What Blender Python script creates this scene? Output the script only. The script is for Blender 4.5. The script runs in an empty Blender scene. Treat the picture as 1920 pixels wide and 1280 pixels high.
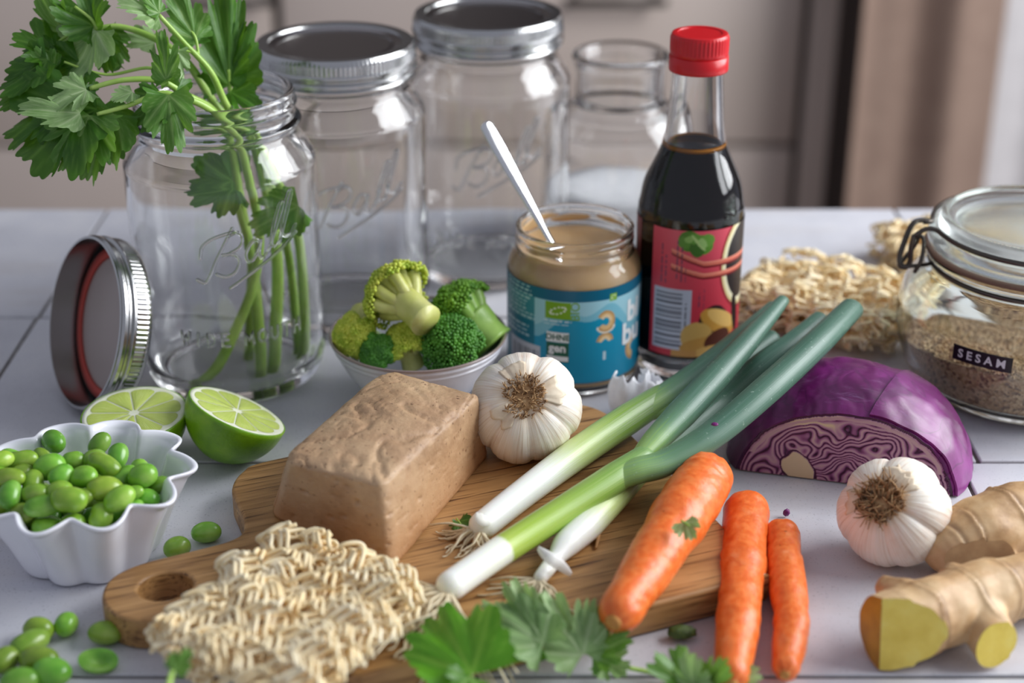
import bpy, bmesh, math, random
import numpy as np
from mathutils import Vector, Matrix, Quaternion, noise as mn
pi=math.pi; R_=math.radians
sc=bpy.context.scene; COL=sc.collection
TOP=0.75                      # height of the table top above the floor; everything below is laid out from the table top
# ------------------------------------------------------------------ camera, world, lights, exposure
FPX=3000.; PITCH=R_(25.5); HC=.39
cd=bpy.data.cameras.new('camera'); cam=bpy.data.objects.new('camera',cd); COL.objects.link(cam)
cam.location=(0,0,HC); cam.rotation_euler=(pi/2-PITCH,0,0)
cd.sensor_width=36; cd.lens=36*FPX/1920; cd.clip_start=.02; cd.clip_end=50
cd.dof.use_dof=True; cd.dof.focus_distance=.735; cd.dof.aperture_fstop=4.6; cd.dof.aperture_blades=9
sc.camera=cam
sc.view_settings.view_transform='Standard'; sc.view_settings.look='None'
sc.view_settings.gamma=1; sc.view_settings.use_curve_mapping=False; sc.view_settings.exposure=0.06
cy=sc.cycles
cy.use_denoising=True; cy.max_bounces=32; cy.transmission_bounces=24; cy.transparent_max_bounces=24
cy.diffuse_bounces=12; cy.glossy_bounces=6; cy.sample_clamp_indirect=0; cy.caustics_reflective=False; cy.caustics_refractive=True
w=bpy.data.worlds.new('world'); sc.world=w; w.use_nodes=True
bg=w.node_tree.nodes['Background']; bg.inputs[0].default_value=(.80,.84,1.0,1); bg.inputs[1].default_value=.40
def area(name,loc,target,sx,sy,power,color):
    l=bpy.data.lights.new(name,'AREA'); l.shape='RECTANGLE'; l.size=sx; l.size_y=sy; l.energy=power; l.color=color
    o=bpy.data.objects.new(name,l); COL.objects.link(o); o.location=loc
    o.rotation_euler=(Vector(target)-Vector(loc)).to_track_quat('-Z','Y').to_euler()
    return o
area('window_light',(1.36,1.08,.78),(.0,.72,0),.80,1.15,33,(.945,.97,1.0))
area('window_light',(1.50,.42,.78),(.0,.66,0),.40,1.15,12,(.945,.97,1.0))

# ------------------------------------------------------------------ helpers
CP,SP=math.cos(PITCH),math.sin(PITCH)
def ray(px,py):
    x=(px-960)/FPX; y=(640-py)/FPX
    return Vector((x,CP+y*SP,-SP+y*CP))
def pl(px,py,z=0):
    d=ray(px,py); t=(z-HC)/d.z; return Vector((d.x*t,d.y*t,z))
def dp(px,py,Y):
    d=ray(px,py); t=Y/d.y; return Vector((d.x*t,Y,HC+d.z*t))
def vb(px,py):                 # right, up and towards-the-camera directions at a place in view
    t=-ray(px,py).normalized(); r=Vector((0,0,1)).cross(t).normalized(); return r,t.cross(r),t
RIGHT=Vector((1,0,0)); UPI=Vector((0,SP,CP)); TOC=Vector((0,-CP,SP))
def lin(c): return c/12.92 if c<=.04045 else ((c+.055)/1.055)**2.4
def S(r,g,b): return (lin(r/255),lin(g/255),lin(b/255),1)
def tag(o,label=None,cat=None,group=None,kind=None):
    if label: o['label']=label
    if cat: o['category']=cat
    if group: o['group']=group
    if kind: o['kind']=kind
    return o
def thing(name,label,cat,loc=(0,0,0),rot=None,group=None,kind=None):
    o=bpy.data.objects.new(name,None); COL.objects.link(o); o.location=loc; o.empty_display_size=.01
    if rot is not None:
        o.rotation_mode='QUATERNION'; o.rotation_quaternion=rot
    return tag(o,label,cat,group,kind)
def mkmesh(name,v,f,mat=None,smooth=True,attrs=None):
    me=bpy.data.meshes.new(name); me.from_pydata([tuple(p) for p in v],[],[tuple(q) for q in f]); me.update()
    if mat: me.materials.append(mat)
    if smooth: me.polygons.foreach_set('use_smooth',[True]*len(me.polygons))
    for k,(t,d) in (attrs or {}).items():
        a=me.attributes.new(k,t,'POINT'); arr=np.asarray(d,dtype=np.float32).ravel()
        a.data.foreach_set({'FLOAT':'value','FLOAT_VECTOR':'vector','FLOAT_COLOR':'color'}[t],arr)
    return me
def obj(name,v,f,mat,parent=None,smooth=True,attrs=None,label=None,cat=None,group=None,kind=None,loc=None,world=False):
    if world and parent is not None:      # v in table coordinates: bring into the parent's frame
        M=Matrix(); p=parent
        while p is not None: M=p.matrix_basis@M; p=p.parent
        M=M.inverted(); v=[M@Vector(p) for p in v]
    o=bpy.data.objects.new(name,mkmesh(name,v,f,mat,smooth,attrs)); COL.objects.link(o)
    if parent is not None: o.parent=parent
    if loc is not None: o.location=loc
    return tag(o,label,cat,group,kind)
def sharp(o,deg=35):
    me=o.data
    bm=bmesh.new(); bm.from_mesh(me)
    for e in bm.edges:
        e.smooth = not(len(e.link_faces)==2 and e.calc_face_angle(0)>R_(deg))
    bm.to_mesh(me); bm.free(); return o
def apply(o):
    dg=bpy.context.evaluated_depsgraph_get(); ev=o.evaluated_get(dg)
    me=bpy.data.meshes.new_from_object(ev); o.modifiers.clear(); o.data=me; return o
class Buf:
    def __init__(s): s.v=[]; s.f=[]; s.q=[]
    def add(s,v,f,q=None):
        b=len(s.v); s.v+=list(v); s.f+=[tuple(i+b for i in p) for p in f]
        s.q+=list(q) if q is not None else [(0,0,0)]*len(v); return s
def catm(P,n):
    P=[Vector(p) for p in P]; out=[]
    for i in range(len(P)-1):
        p0=P[max(i-1,0)];p1=P[i];p2=P[i+1];p3=P[min(i+2,len(P)-1)]
        for k in range(n):
            t=k/n; out.append(.5*((2*p1)+(p2-p0)*t+(2*p0-5*p1+4*p2-p3)*t*t+(3*p1-p0-3*p2+p3)*t**3))
    out.append(P[-1].copy()); return out
def interp(vals,n):
    xs=np.linspace(0,1,len(vals)); return list(np.interp(np.linspace(0,1,n),xs,vals))
def tube(P,rad,n=8,cap=True,flat=None,roundend=False,closed=False):
    P=[Vector(p) for p in P]; m=len(P)
    if np.isscalar(rad): rad=[rad]*m
    elif len(rad)!=m: rad=interp(rad,m)
    if roundend:
        r0,r1=rad[0],rad[-1]; d0=(P[0]-P[1]).normalized(); d1=(P[-1]-P[-2]).normalized()
        a=[R_(x) for x in (20,45,70,88)]
        P=[P[0]+d0*r0*math.sin(x) for x in reversed(a)]+P+[P[-1]+d1*r1*math.sin(x) for x in a]
        rad=[r0*math.cos(x) for x in reversed(a)]+list(rad)+[r1*math.cos(x) for x in a]; m=len(P)
    T=[]
    for i in range(m):
        a=P[(i-1)%m if closed else max(i-1,0)]; b=P[(i+1)%m if closed else min(i+1,m-1)]
        t=(b-a); T.append(t.normalized() if t.length>1e-12 else Vector((0,0,1)))
    up=Vector((0,0,1)) if abs(T[0].z)<.9 else Vector((1,0,0))
    N=(up-T[0]*up.dot(T[0])).normalized(); v=[];q=[]
    L=0; tot=sum((P[i+1]-P[i]).length for i in range(m-1)) or 1
    for i in range(m):
        if i:
            N=(N-T[i]*N.dot(T[i])).normalized(); L+=(P[i]-P[i-1]).length
        B=T[i].cross(N)
        for k in range(n):
            a=2*pi*k/n; c,s_=math.cos(a),math.sin(a)
            v.append(P[i]+(N*c*(flat or 1)+B*s_)*rad[i]); q.append((L/tot,c,s_))
    f=[(i*n+k,i*n+(k+1)%n,(i+1)*n+(k+1)%n,(i+1)*n+k) for i in range(m-1) for k in range(n)]
    if closed: f+=[((m-1)*n+k,(m-1)*n+(k+1)%n,(k+1)%n,k) for k in range(n)]
    elif cap:
        f.append(tuple(reversed(range(n)))); f.append(tuple((m-1)*n+k for k in range(n)))
    return v,f,q
def lathe(prof,n=64,closed=False,rfun=None):
    v=[];q=[];m=len(prof)
    for (r,z) in prof:
        for k in range(n):
            a=2*pi*k/n; rr=r if rfun is None else rfun(r,z,a)
            v.append((rr*math.cos(a),rr*math.sin(a),z)); q.append((z,math.cos(a),math.sin(a)))
    f=[]
    for i in range(m-(0 if closed else 1)):
        j=(i+1)%m
        for k in range(n): f.append((i*n+k,i*n+(k+1)%n,j*n+(k+1)%n,j*n+k))
    if not closed:
        if prof[0][0]>1e-9: f.append(tuple(reversed(range(n))))
        if prof[-1][0]>1e-9: f.append(tuple((m-1)*n+k for k in range(n)))
    return v,f,q
def smoothprof(pts,n=4):
    return [(max(p.x,0.00001),p.y) for p in catm([(a,b,0) for a,b in pts],n)]
def blob(fn,nu=48,nv=24):
    v=[];q=[];f=[]
    for j in range(nv+1):
        th=pi*min(max(j/nv,.004),.996)
        for i in range(nu):
            ph=2*pi*i/nu; v.append(fn(th,ph)); q.append((j/nv,math.cos(ph),math.sin(ph)))
    for j in range(nv):
        for i in range(nu): f.append((j*nu+i,(j+1)*nu+i,(j+1)*nu+(i+1)%nu,j*nu+(i+1)%nu))
    f.append(tuple(range(nu))); f.append(tuple(reversed(range(nv*nu,nv*nu+nu))))
    return v,f,q
_ico=None
def ico(sub=1):
    bm=bmesh.new(); bmesh.ops.create_icosphere(bm,subdivisions=sub,radius=1)
    v=[p.co.copy() for p in bm.verts]; f=[tuple(x.index for x in p.verts) for p in bm.faces]; bm.free(); return v,f
ICO1=ico(1); ICO2=ico(2); ICO3=ico(3)
def box(x0,x1,y0,y1,z0,z1,b=.0):
    bm=bmesh.new(); bmesh.ops.create_cube(bm,size=1)
    for p in bm.verts: p.co=Vector(((x0+x1)/2+p.co.x*(x1-x0),(y0+y1)/2+p.co.y*(y1-y0),(z0+z1)/2+p.co.z*(z1-z0)))
    if b: bmesh.ops.bevel(bm,geom=list(bm.edges),offset=b,segments=2,profile=.5,affect='EDGES')
    bm.verts.index_update()
    v=[p.co.copy() for p in bm.verts]; f=[tuple(x.index for x in p.verts) for p in bm.faces]; bm.free(); return v,f
def qfrom(zaxis,xhint=Vector((1,0,0))):
    z=Vector(zaxis).normalized(); x=(xhint-z*xhint.dot(z)).normalized(); y=z.cross(x)
    return Matrix((x,y,z)).transposed().to_quaternion()
def text2d(s,size,bold=0.,sub=.002,shear=0.):
    c=bpy.data.curves.new('t','FONT'); c.body=s; c.size=size; c.offset=bold; c.align_x='CENTER'; c.align_y='CENTER'; c.resolution_u=3; c.shear=shear
    o=bpy.data.objects.new('t',c); COL.objects.link(o); bpy.context.view_layer.update()
    me=bpy.data.meshes.new_from_object(o.evaluated_get(bpy.context.evaluated_depsgraph_get()))
    bm=bmesh.new(); bm.from_mesh(me); bmesh.ops.triangulate(bm,faces=bm.faces)
    for _ in range(4):
        L=[e for e in bm.edges if e.calc_length()>sub]
        if not L: break
        bmesh.ops.subdivide_edges(bm,edges=L,cuts=1); bmesh.ops.triangulate(bm,faces=[x for x in bm.faces if len(x.verts)>3])
    bm.verts.index_update(); v=[(p.co.x,p.co.y) for p in bm.verts]; f=[tuple(x.index for x in p.verts) for p in bm.faces]
    bm.free(); bpy.data.objects.remove(o); bpy.data.curves.remove(c); bpy.data.meshes.remove(me)
    return v,f
def oncyl(v2,R,a0,z0,rot=0.):
    """flat (x,y) -> the outside of an upright cylinder; a0 = azimuth, measured from -Y towards +X"""
    c,s_=math.cos(rot),math.sin(rot); out=[]
    for x,y in v2:
        x,y=x*c-y*s_,x*s_+y*c; a=a0+x/R
        out.append((R*math.sin(a),-R*math.cos(a),z0+y))
    return out
# ------------------------------------------------------------------ materials
def node(nt,typ,ins=None,**pr):
    nd=nt.nodes.new(typ)
    for k,x in pr.items(): setattr(nd,k,x)
    for k,x in (ins or {}).items():
        s_=nd.inputs[k]
        if isinstance(x,bpy.types.NodeSocket): nt.links.new(x,s_)
        else: s_.default_value=x
    return nd
def mat(name,color=(.8,.8,.8,1),rough=.5,**kw):
    m=bpy.data.materials.new(name); m.use_nodes=True; nt=m.node_tree; b=nt.nodes['Principled BSDF']
    b.inputs['Base Color'].default_value=color; b.inputs['Roughness'].default_value=rough
    for k,x in kw.items():
        b.inputs[{'metal':'Metallic','ior':'IOR','trans':'Transmission Weight','sss':'Subsurface Weight','ssr':'Subsurface Radius','sscale':'Subsurface Scale','coat':'Coat Weight','croug':'Coat Roughness','sheen':'Sheen Weight','spec':'Specular IOR Level','alpha':'Alpha'}[k]].default_value=x
    return m,nt,b
def ramp(nt,fac,stops,interp='LINEAR'):
    r=node(nt,'ShaderNodeValToRGB',{0:fac}); e=r.color_ramp.elements; r.color_ramp.interpolation=interp
    while len(e)<len(stops): e.new(.5)
    for i,(p,c) in enumerate(stops): e[i].position=p; e[i].color=c
    return r.outputs[0]
def coords(nt,kind='obj',scale=(1,1,1)):
    if kind=='obj': s_=node(nt,'ShaderNodeTexCoord').outputs['Object']
    else: s_=node(nt,'ShaderNodeAttribute',attribute_name=kind).outputs['Vector']
    return node(nt,'ShaderNodeMapping',{'Vector':s_,'Scale':scale}).outputs[0]
def nz(nt,co,scale,detail=4,rough=.55,dist=0.):
    return node(nt,'ShaderNodeTexNoise',{'Vector':co,'Scale':scale,'Detail':detail,'Roughness':rough,'Distortion':dist}).outputs[0]
def math_(nt,op,a,b=0.): return node(nt,'ShaderNodeMath',{0:a,1:b},operation=op).outputs[0]
def mixc(nt,f,a,b,bt='MIX'):
    nd=node(nt,'ShaderNodeMix',data_type='RGBA',blend_type=bt)
    for i,x in ((0,f),(6,a),(7,b)):
        if isinstance(x,bpy.types.NodeSocket): nt.links.new(x,nd.inputs[i])
        else: nd.inputs[i].default_value=x
    return nd.outputs[2]
def bump(nt,b,h,strength=.3,dist=.001):
    nd=node(nt,'ShaderNodeBump',{'Height':h,'Strength':strength,'Distance':dist}); nt.links.new(nd.outputs[0],b.inputs['Normal']); return nd
def organic(name,stops,scale=60,detail=5,rough=.5,kind='obj',stretch=(1,1,1),bs=None,bstr=.3,bdist=.0008,bstretch=None,rand=0.,**kw):
    m,nt,b=mat(name,rough=rough,**kw)
    co=coords(nt,kind,stretch); f=nz(nt,co,scale,detail)
    c=ramp(nt,f,stops)
    if rand:
        r=node(nt,'ShaderNodeObjectInfo').outputs['Random']
        hs=node(nt,'ShaderNodeHueSaturation',{'Hue':math_(nt,'ADD',.5-.03*rand,math_(nt,'MULTIPLY',r,.06*rand)),'Saturation':1.,'Value':math_(nt,'ADD',1-.28*rand,math_(nt,'MULTIPLY',math_(nt,'FRACT',math_(nt,'MULTIPLY',r,7.31)),.5*rand)),'Color':c}); c=hs.outputs[0]
    nt.links.new(c,b.inputs['Base Color'])
    if bs: bump(nt,b,nz(nt,coords(nt,kind,bstretch or stretch),bs,5),bstr,bdist)
    return m
def vcol(name,rough=.4,**kw):
    m,nt,b=mat(name,rough=rough,**kw)
    nt.links.new(node(nt,'ShaderNodeAttribute',attribute_name='col').outputs['Color'],b.inputs['Base Color']); return m
def flatm(name,c,rough=.5,**kw): return mat(name,c,rough,**kw)[0]
G={}
G['glass']=flatm('clear_glass',(.993,.998,.995,1),0.,trans=1.,ior=1.46)
G['glass_green']=flatm('greenish_glass',(.945,.985,.96,1),0.,trans=1.,ior=1.46)
G['glass_frost']=flatm('pressed_glass',(.90,.965,.93,1),.16,trans=1.,ior=1.46)
def metalm(name,c,rough):
    m,nt,b=mat(name,c,rough,metal=1.)
    bump(nt,b,nz(nt,coords(nt),420,2),.04,.0005); return m
G['steel']=metalm('brushed_tin',S(188,188,187),.22)
G['tin_dark']=metalm('tin_disc',S(176,170,168),.16)
G['wire']=metalm('dark_wire',S(92,86,80),.35)
G['spoon']=metalm('polished_steel',S(225,225,225),.12)
# ------------------------------------------------------------------ the room
M_wall=organic('painted_wall',[(.3,S(120,112,108)),(.7,S(128,120,115))],4,3,rough=.8)
M_floor=organic('floor_boards',[(.3,S(96,80,68)),(.7,S(120,100,84))],3,5,rough=.6,stretch=(1,8,1))
FL=-TOP
obj('floor',*box(-2.2,2.2,-.8,2.9,FL-.05,FL),M_floor,smooth=False,kind='structure')
obj('wall_back',*box(-2.2,2.2,2.78,2.9,FL,1.7),M_wall,smooth=False,kind='structure')
M_cab=organic('cabinet_paint',[(.3,S(196,181,170)),(.7,S(205,190,180))],3,2,rough=.42)
M_cabdark=flatm('cabinet_gap',S(58,50,46),.8)
M_handle=flatm('handle_metal',S(70,66,64),.35,metal=1.)
CY=2.2
def cabinet(x0,x1,label,rows):
    t=thing('kitchen_cabinet',label,'cabinet',((x0+x1)/2,CY,FL)); cx=(x0+x1)/2
    v,f=box(x0-cx,x1-cx,.022,.56,.10,.90); obj('body',v,f,M_cabdark,t,smooth=False)
    v,f=box(x0-cx,x1-cx,.07,.52,0,.098); obj('plinth',v,f,M_cabdark,t,smooth=False)
    for z0,z1,hx,hz in rows:
        v,f=box(x0-cx+.004,x1-cx-.004,0,.02,z0+FL*0,z1,.0025); d=obj('drawer',v,f,M_cab,t)
        sharp(d)
        if hx is not None:
            b=Buf(); v,f,q=tube([(hx-.07,-.03,hz),(hx+.07,-.03,hz)],.006,8); b.add(v,f)
            for sx in (-.055,.055):
                v,f,q=tube([(hx+sx,-.03,hz),(hx+sx,.001,hz)],.005,8); b.add(v,f)
            obj('handle',b.v,b.f,M_handle,d)
    return t
rows=lambda hx,hz:[(.105,.398,None,0),(.406,.640,hx,hz),(.648,.895,None,0)]
cabinet(-1.20,-.330,'beige drawer cabinet at the left behind the coriander',rows(.37,.617))
cabinet(-.324,.408,'beige drawer cabinet in the middle behind the tall jars',rows(.10,.617))
obj('worktop',*box(-1.25,.41,CY-.02,CY+.57,FL+.90,FL+.935,.004),flatm('worktop_stone',S(70,64,60),.4),smooth=False,label='dark worktop running over the beige drawer cabinets',cat='worktop')
obj('trim_1',*box(.415,.4515,CY-.012,CY+.56,FL,1.1,.002),M_cab,smooth=False,kind='structure')
obj('wall_right',*box(.452,2.2,CY+.15,CY+.25,FL,1.7),M_wall,smooth=False,kind='structure')
# curtain: a pleated sheet hanging right of the cabinets
def curtain(x0,x1,y,label,m,amp,per):
    n=160; v=[];f=[]
    zs=[FL+.02,FL+.3,0-.2,.1,.6,1.2,1.6]
    for z in zs:
        for i in range(n+1):
            u=i/n; x=x0+(x1-x0)*u
            v.append((x,y+amp*math.sin(2*pi*(x-x0)/per+.4*math.sin(z*2))+.3*amp*math.sin(2*pi*(x-x0)/per*2.3+1),z))
    for j in range(len(zs)-1):
        for i in range(n): f.append((j*(n+1)+i,j*(n+1)+i+1,(j+1)*(n+1)+i+1,(j+1)*(n+1)+i))
    o=obj('curtain',v,f,m,label=label,cat='curtain'); md=o.modifiers.new('s','SOLIDIFY'); md.thickness=.002; return o
curtain(.456,.64,2.05,'brown beige curtain hanging beside the cabinet',organic('beige_cloth',[(.3,S(146,122,108)),(.7,S(156,132,117))],30,3,rough=.9),.018,.17)
curtain(.612,1.05,2.085,'curtain at the far right edge of the background, coloured pale for window light',organic('window_lit_cloth',[(.3,S(214,210,210)),(.7,S(226,222,222))],30,3,rough=.9),.02,.21)  # right end of the curtain: window light put into its paler colour
# ------------------------------------------------------------------ table
tb=thing('table','kitchen table topped with pale grey rectangular tiles','table',(0,.6,-TOP))
M_grout=organic('grout',[(.35,S(92,84,76)),(.65,S(140,132,124))],160,4,rough=.9)
M_wood_t=organic('table_wood',[(.3,S(196,190,186)),(.7,S(206,200,196))],20,3,rough=.6)
def tile_mat():
    m,nt,b=mat('worn_tile',rough=.33)
    co=coords(nt); f=nz(nt,co,26,5,.6); f2=nz(nt,co,900,2,.5); f3=nz(nt,coords(nt,'obj',(1,4,1)),9,3)
    c=ramp(nt,f,[(.28,S(196,196,202)),(.5,S(205,205,211)),(.75,S(212,211,214))])
    sp=ramp(nt,f2,[(.30,S(150,150,156)),(.37,(1,1,1,1))]); c=mixc(nt,.35,c,sp,'MULTIPLY')
    c=mixc(nt,ramp(nt,f3,[(.55,(0,0,0,1)),(.72,(.35,.35,.35,1))]),c,S(188,180,176))
    r=node(nt,'ShaderNodeObjectInfo').outputs['Random']
    hs=node(nt,'ShaderNodeHueSaturation',{'Value':math_(nt,'ADD',.96,math_(nt,'MULTIPLY',r,.07)),'Color':c})
    nt.links.new(hs.outputs[0],b.inputs['Base Color'])
    nt.links.new(ramp(nt,f,[(.3,(.30,.30,.30,1)),(.7,(.48,.48,.48,1))]),b.inputs['Roughness'])
    bump(nt,b,nz(nt,co,700,3),.10,.0004); return m
M_tile=tile_mat()
XL,XR=-.78,.80; Y0,Y1=.171,1.03
obj('tabletop',*box(XL,XR,Y0,Y1,-.034,-.0022,.001),M_grout,tb,smooth=False,world=True)
o=obj('apron',*box(XL+.04,XR-.04,Y0+.05,Y1-.05,-.11,-.0345),M_wood_t,tb,smooth=False,world=True)
for sx in (XL+.08,XR-.08):
    for sy in (Y0+.08,Y1-.08): obj('leg',*box(sx-.03,sx+.03,sy-.03,sy+.03,-TOP,-.1105,.004),M_wood_t,tb,smooth=False,world=True)
rng=random.Random(5); g=.0011
rowsY=[.1715,.341,.512,.681,.851,1.0295]
offs=[-.277,-.272,-.283,-.268,-.275]
for r in range(5):
    xs=sorted(set([XL]+[offs[r]+k*.5025+rng.uniform(-.003,.003) for k in (-1,0,1,2)]+[XR])); xs=[x for x in xs if XL<=x<=XR]
    if r==3: xs=[XL,-.278,.2285,.731,XR]
    if r==4: xs=[XL,-.277,.2615,.76,XR]
    for a,b_ in zip(xs[:-1],xs[1:]):
        if b_-a<.01: continue
        o=obj('tile',*box(a+g,b_-g,rowsY[r]+g,rowsY[r+1]-g,-.0022,rng.uniform(-.0003,.0),.0007),M_tile,tb,smooth=False,world=True)
# ------------------------------------------------------------------ glass jars
def jar_profile(rl,rb,rbody,rbase,h,t=.0028):
    out=[(.0001,.003),(rbase*.80,.003),(rbase*.86,.0004),(rbase*.95,.0009),(rbase+.001,.005),(rbody-.0012,.012),(rbody,.02),(rbody,.06),(rbody,h-.043),(rbody-.0012,h-.034),(rb-.0008,h-.0235),(rl-.0006,h-.0205),(rl-.0004,h-.0185),(rb,h-.0170),(rb,h-.0150),(rl-.0004,h-.0132),(rl-.0006,h-.0085),(rl+.0010,h-.0070),(rl+.0002,h-.0050),(rl,h-.0020)]
    rim=[(rl-.0008,h-.0004),(rl-.0022,h)]
    inn=[(rl-.0038,h-.0008),(rl-.0042,h-.004),(rl-.0042,h-.018),(rb-.0042,h-.026),(rbody-t-.001,h-.037),(rbody-t,h-.046),(rbody-t,.05),(rbody-t,.022),(rbody-t-.002,.013),(rbase-.006,.0075),(.0001,.0068)]
    return smoothprof(out,3)[:-1]+[(rl,h-.002)]+rim+smoothprof(inn,3)
def stroke_on_cyl(strokes,R,a0,z0,s,r):
    b=Buf()
    for st in strokes:
        P=catm([(x*s,y*s,0) for x,y in st],6); P3=[Vector(p) for p in oncyl([(p.x,p.y) for p in P],R+.0003,a0,z0)]
        v,f,q=tube(P3,r,8,roundend=True); b.add(v,f)
    return b
BALL=[[(-.5,.10),(-.46,.26),(-.30,.38),(-.05,.45),(.0,.43)],
 [(-.06,.50),(-.16,.32),(-.30,.06),(-.40,-.16),(-.46,-.24),(-.56,-.20)],
 [(-.12,.40),(.0,.44),(.06,.36),(.02,.24),(-.12,.16),(-.22,.14),(-.06,.14),(.0,.04),(-.06,-.10),(-.18,-.16),(-.30,-.12)],
 [(.28,.28),(.20,.30),(.10,.16),(.10,.04),(.17,.03),(.28,.20),(.30,.30),(.27,.10),(.32,.04),(.42,.16)],
 [(.40,.12),(.50,.36),(.62,.62),(.66,.72),(.60,.70),(.50,.46),(.45,.22),(.50,.16),(.58,.22)],
 [(.56,.18),(.66,.44),(.78,.72),(.82,.84),(.76,.82),(.66,.58),(.61,.34),(.66,.26),(.76,.26),(.86,.36)],
 [(-.14,-.32),(.1,-.17),(.4,.0),(.66,.14),(.86,.26)]]
def mason(name,label,loc,group,lid,letter=True,wide=False,a0=0.,h=.158,zb=.082):
    t=thing(name,label,'jar',loc,group=group)
    rl,rb,rbody,rbase=.0402,.0425,.0490,.0450
    v,f,q=lathe(jar_profile(rl,rb,rbody,rbase,h),72)
    obj('glass_body',v,f,G['glass'],t)
    if letter:
        b=stroke_on_cyl(BALL,.0490,a0,zb,.0385,.0009); obj('embossed_lettering',b.v,b.f,G['glass'],t)
    if wide:
        LT={'W':[[(0,1),(.22,0),(.5,.8),(.78,0),(1,1)]],'I':[[(.5,0),(.5,1)]],'D':[[(.1,0),(.1,1),(.6,.95),(.9,.5),(.6,.05),(.1,0)]],'E':[[(.9,1),(.15,1),(.15,0),(.9,0)],[(.15,.52),(.75,.52)]],'M':[[(0,0),(.1,1),(.5,.25),(.9,1),(1,0)]],'O':[[(.5,1),(.1,.75),(.1,.25),(.5,0),(.9,.25),(.9,.75),(.5,1)]],'U':[[(.1,1),(.1,.3),(.5,0),(.9,.3),(.9,1)]],'T':[[(0,1),(1,1)],[(.5,1),(.5,0)]],'H':[[(.1,0),(.1,1)],[(.9,0),(.9,1)],[(.1,.5),(.9,.5)]]}
        b=Buf(); x0=-.0325
        for ch in 'WIDE MOUTH':
            for st in LT.get(ch,[]):
                P=[(x0+.0046*x,.0072*(y-.5)) for x,y in st]; P2=[]
                for p,q_ in zip(P[:-1],P[1:]): P2+=[p,((p[0]+q_[0])/2,(p[1]+q_[1])/2)]
                P3=oncyl(P2+[P[-1]],.0489,a0-.01,zb-.041); v,f,q=tube(P3,.0008,7,roundend=True); b.add(v,f)
            x0+=.0046*(1.5 if ch!=' ' else 1.1)
        obj('embossed_words',b.v,b.f,G['glass'],t)
    if lid: band(t,h,0,True)
    return t
def band_profile(h):
    R=.0440
    return [(.0368,h+.0012),(.0372,h+.0022),(.0400,h+.0026),(.0428,h+.0024),(R-.0004,h+.0010),(R,h-.0006),(R,h-.0058),(R+.0009,h-.0066),(R+.0009,h-.0078),(R-.0006,h-.0088),(R-.0006,h-.0098),(R+.0008,h-.0112),(R+.0008,h-.0128),(R-.0004,h-.0140),(R+.0002,h-.0148),(R-.0012,h-.0150),(R-.0014,h-.0006),(.0420,h+.0014),(.0400,h+.0018),(.0374,h+.0016)]
def band(t,h,seed,disc):
    n=440
    def rf(r,z,a):
        if h-.0060<z<h-.0003 and r>.0435: return r+.00022*(1 if math.sin(a*110+.4)>0 else -1)
        return r
    prof=band_profile(h); z0=h-.0006
    p2=[]
    for p in prof: 
        p2.append(p)
        if p==(.0440,h-.0006): p2+=[(.0440,h-.0012),(.0440,h-.0052)]
    v,f,q=lathe(p2,n,closed=True,rfun=rf); sharp(obj('screw_band',v,f,G['steel'],t),40)
    if disc:
        pr=[(.0001,h+.0003),(.0290,h+.0003),(.0315,h+.0002),(.0330,h-.0006),(.0345,h+.0006),(.0365,h+.0011),(.0398,h+.0012),(.0398,h+.0004),(.0340,h-.0004),(.0001,h-.0005)]
        v,f,q=lathe(pr,64); obj('lid_disc',v,f,G['tin_dark'],t)
J1=Vector((-.150,.782,0))
mason('glass_jar','open glass canning jar holding fresh coriander sprigs',J1,'canning jars',False,True,True,.30)
mason('glass_jar','left one of the two lidded canning jars, behind the open coriander jar',(-.0974,.8655,0),'canning jars',True,True,False,.16,zb=.076)
mason('glass_jar','right one of the two lidded canning jars, beside the sugar bottle',(-.0141,.9297,0),'canning jars',True,True,True,.0,zb=.076)
# leaning lid
_r,_u,_t=vb(168,628); nrm=(.40*_t+.917*(-.985*_r+.17*_u)).normalized()
def lean_lid():
    h=0
    q=qfrom(-nrm)              # local +Z is the closed side
    rot=q.to_matrix(); low=min((rot@Vector((.0449*math.cos(a),.0449*math.sin(a),z))).z for a in np.linspace(0,2*pi,90) for z in (-.015,.001))
    c=dp(214,655,.748); c.z=-low+.0002
    t=thing('jar_lid','silver screw lid leaning open side out against the coriander jar','lid',c,q)
    band(t,0,1,False)
    pr=[(.0001,.0002),(.0315,.0002),(.0330,-.0006),(.0345,.0006),(.0398,.0010),(.0398,.0002),(.0340,-.0004),(.0001,-.0006)]
    v,f,q2=lathe(pr,64); obj('lid_disc',v,f,flatm('shaded_enamel',S(164,150,144),.3),t)  # white enamel, greyed in its colour for the shade inside the lid
    v,f,q2=lathe([(.0345,-.0002),(.0345,-.0016),(.0398,-.0016),(.0398,.0)],64,closed=True); obj('sealing_ring',v,f,flatm('red_rubber',S(176,58,44),.5),t,label='red rubber sealing ring')
lean_lid()
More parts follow.
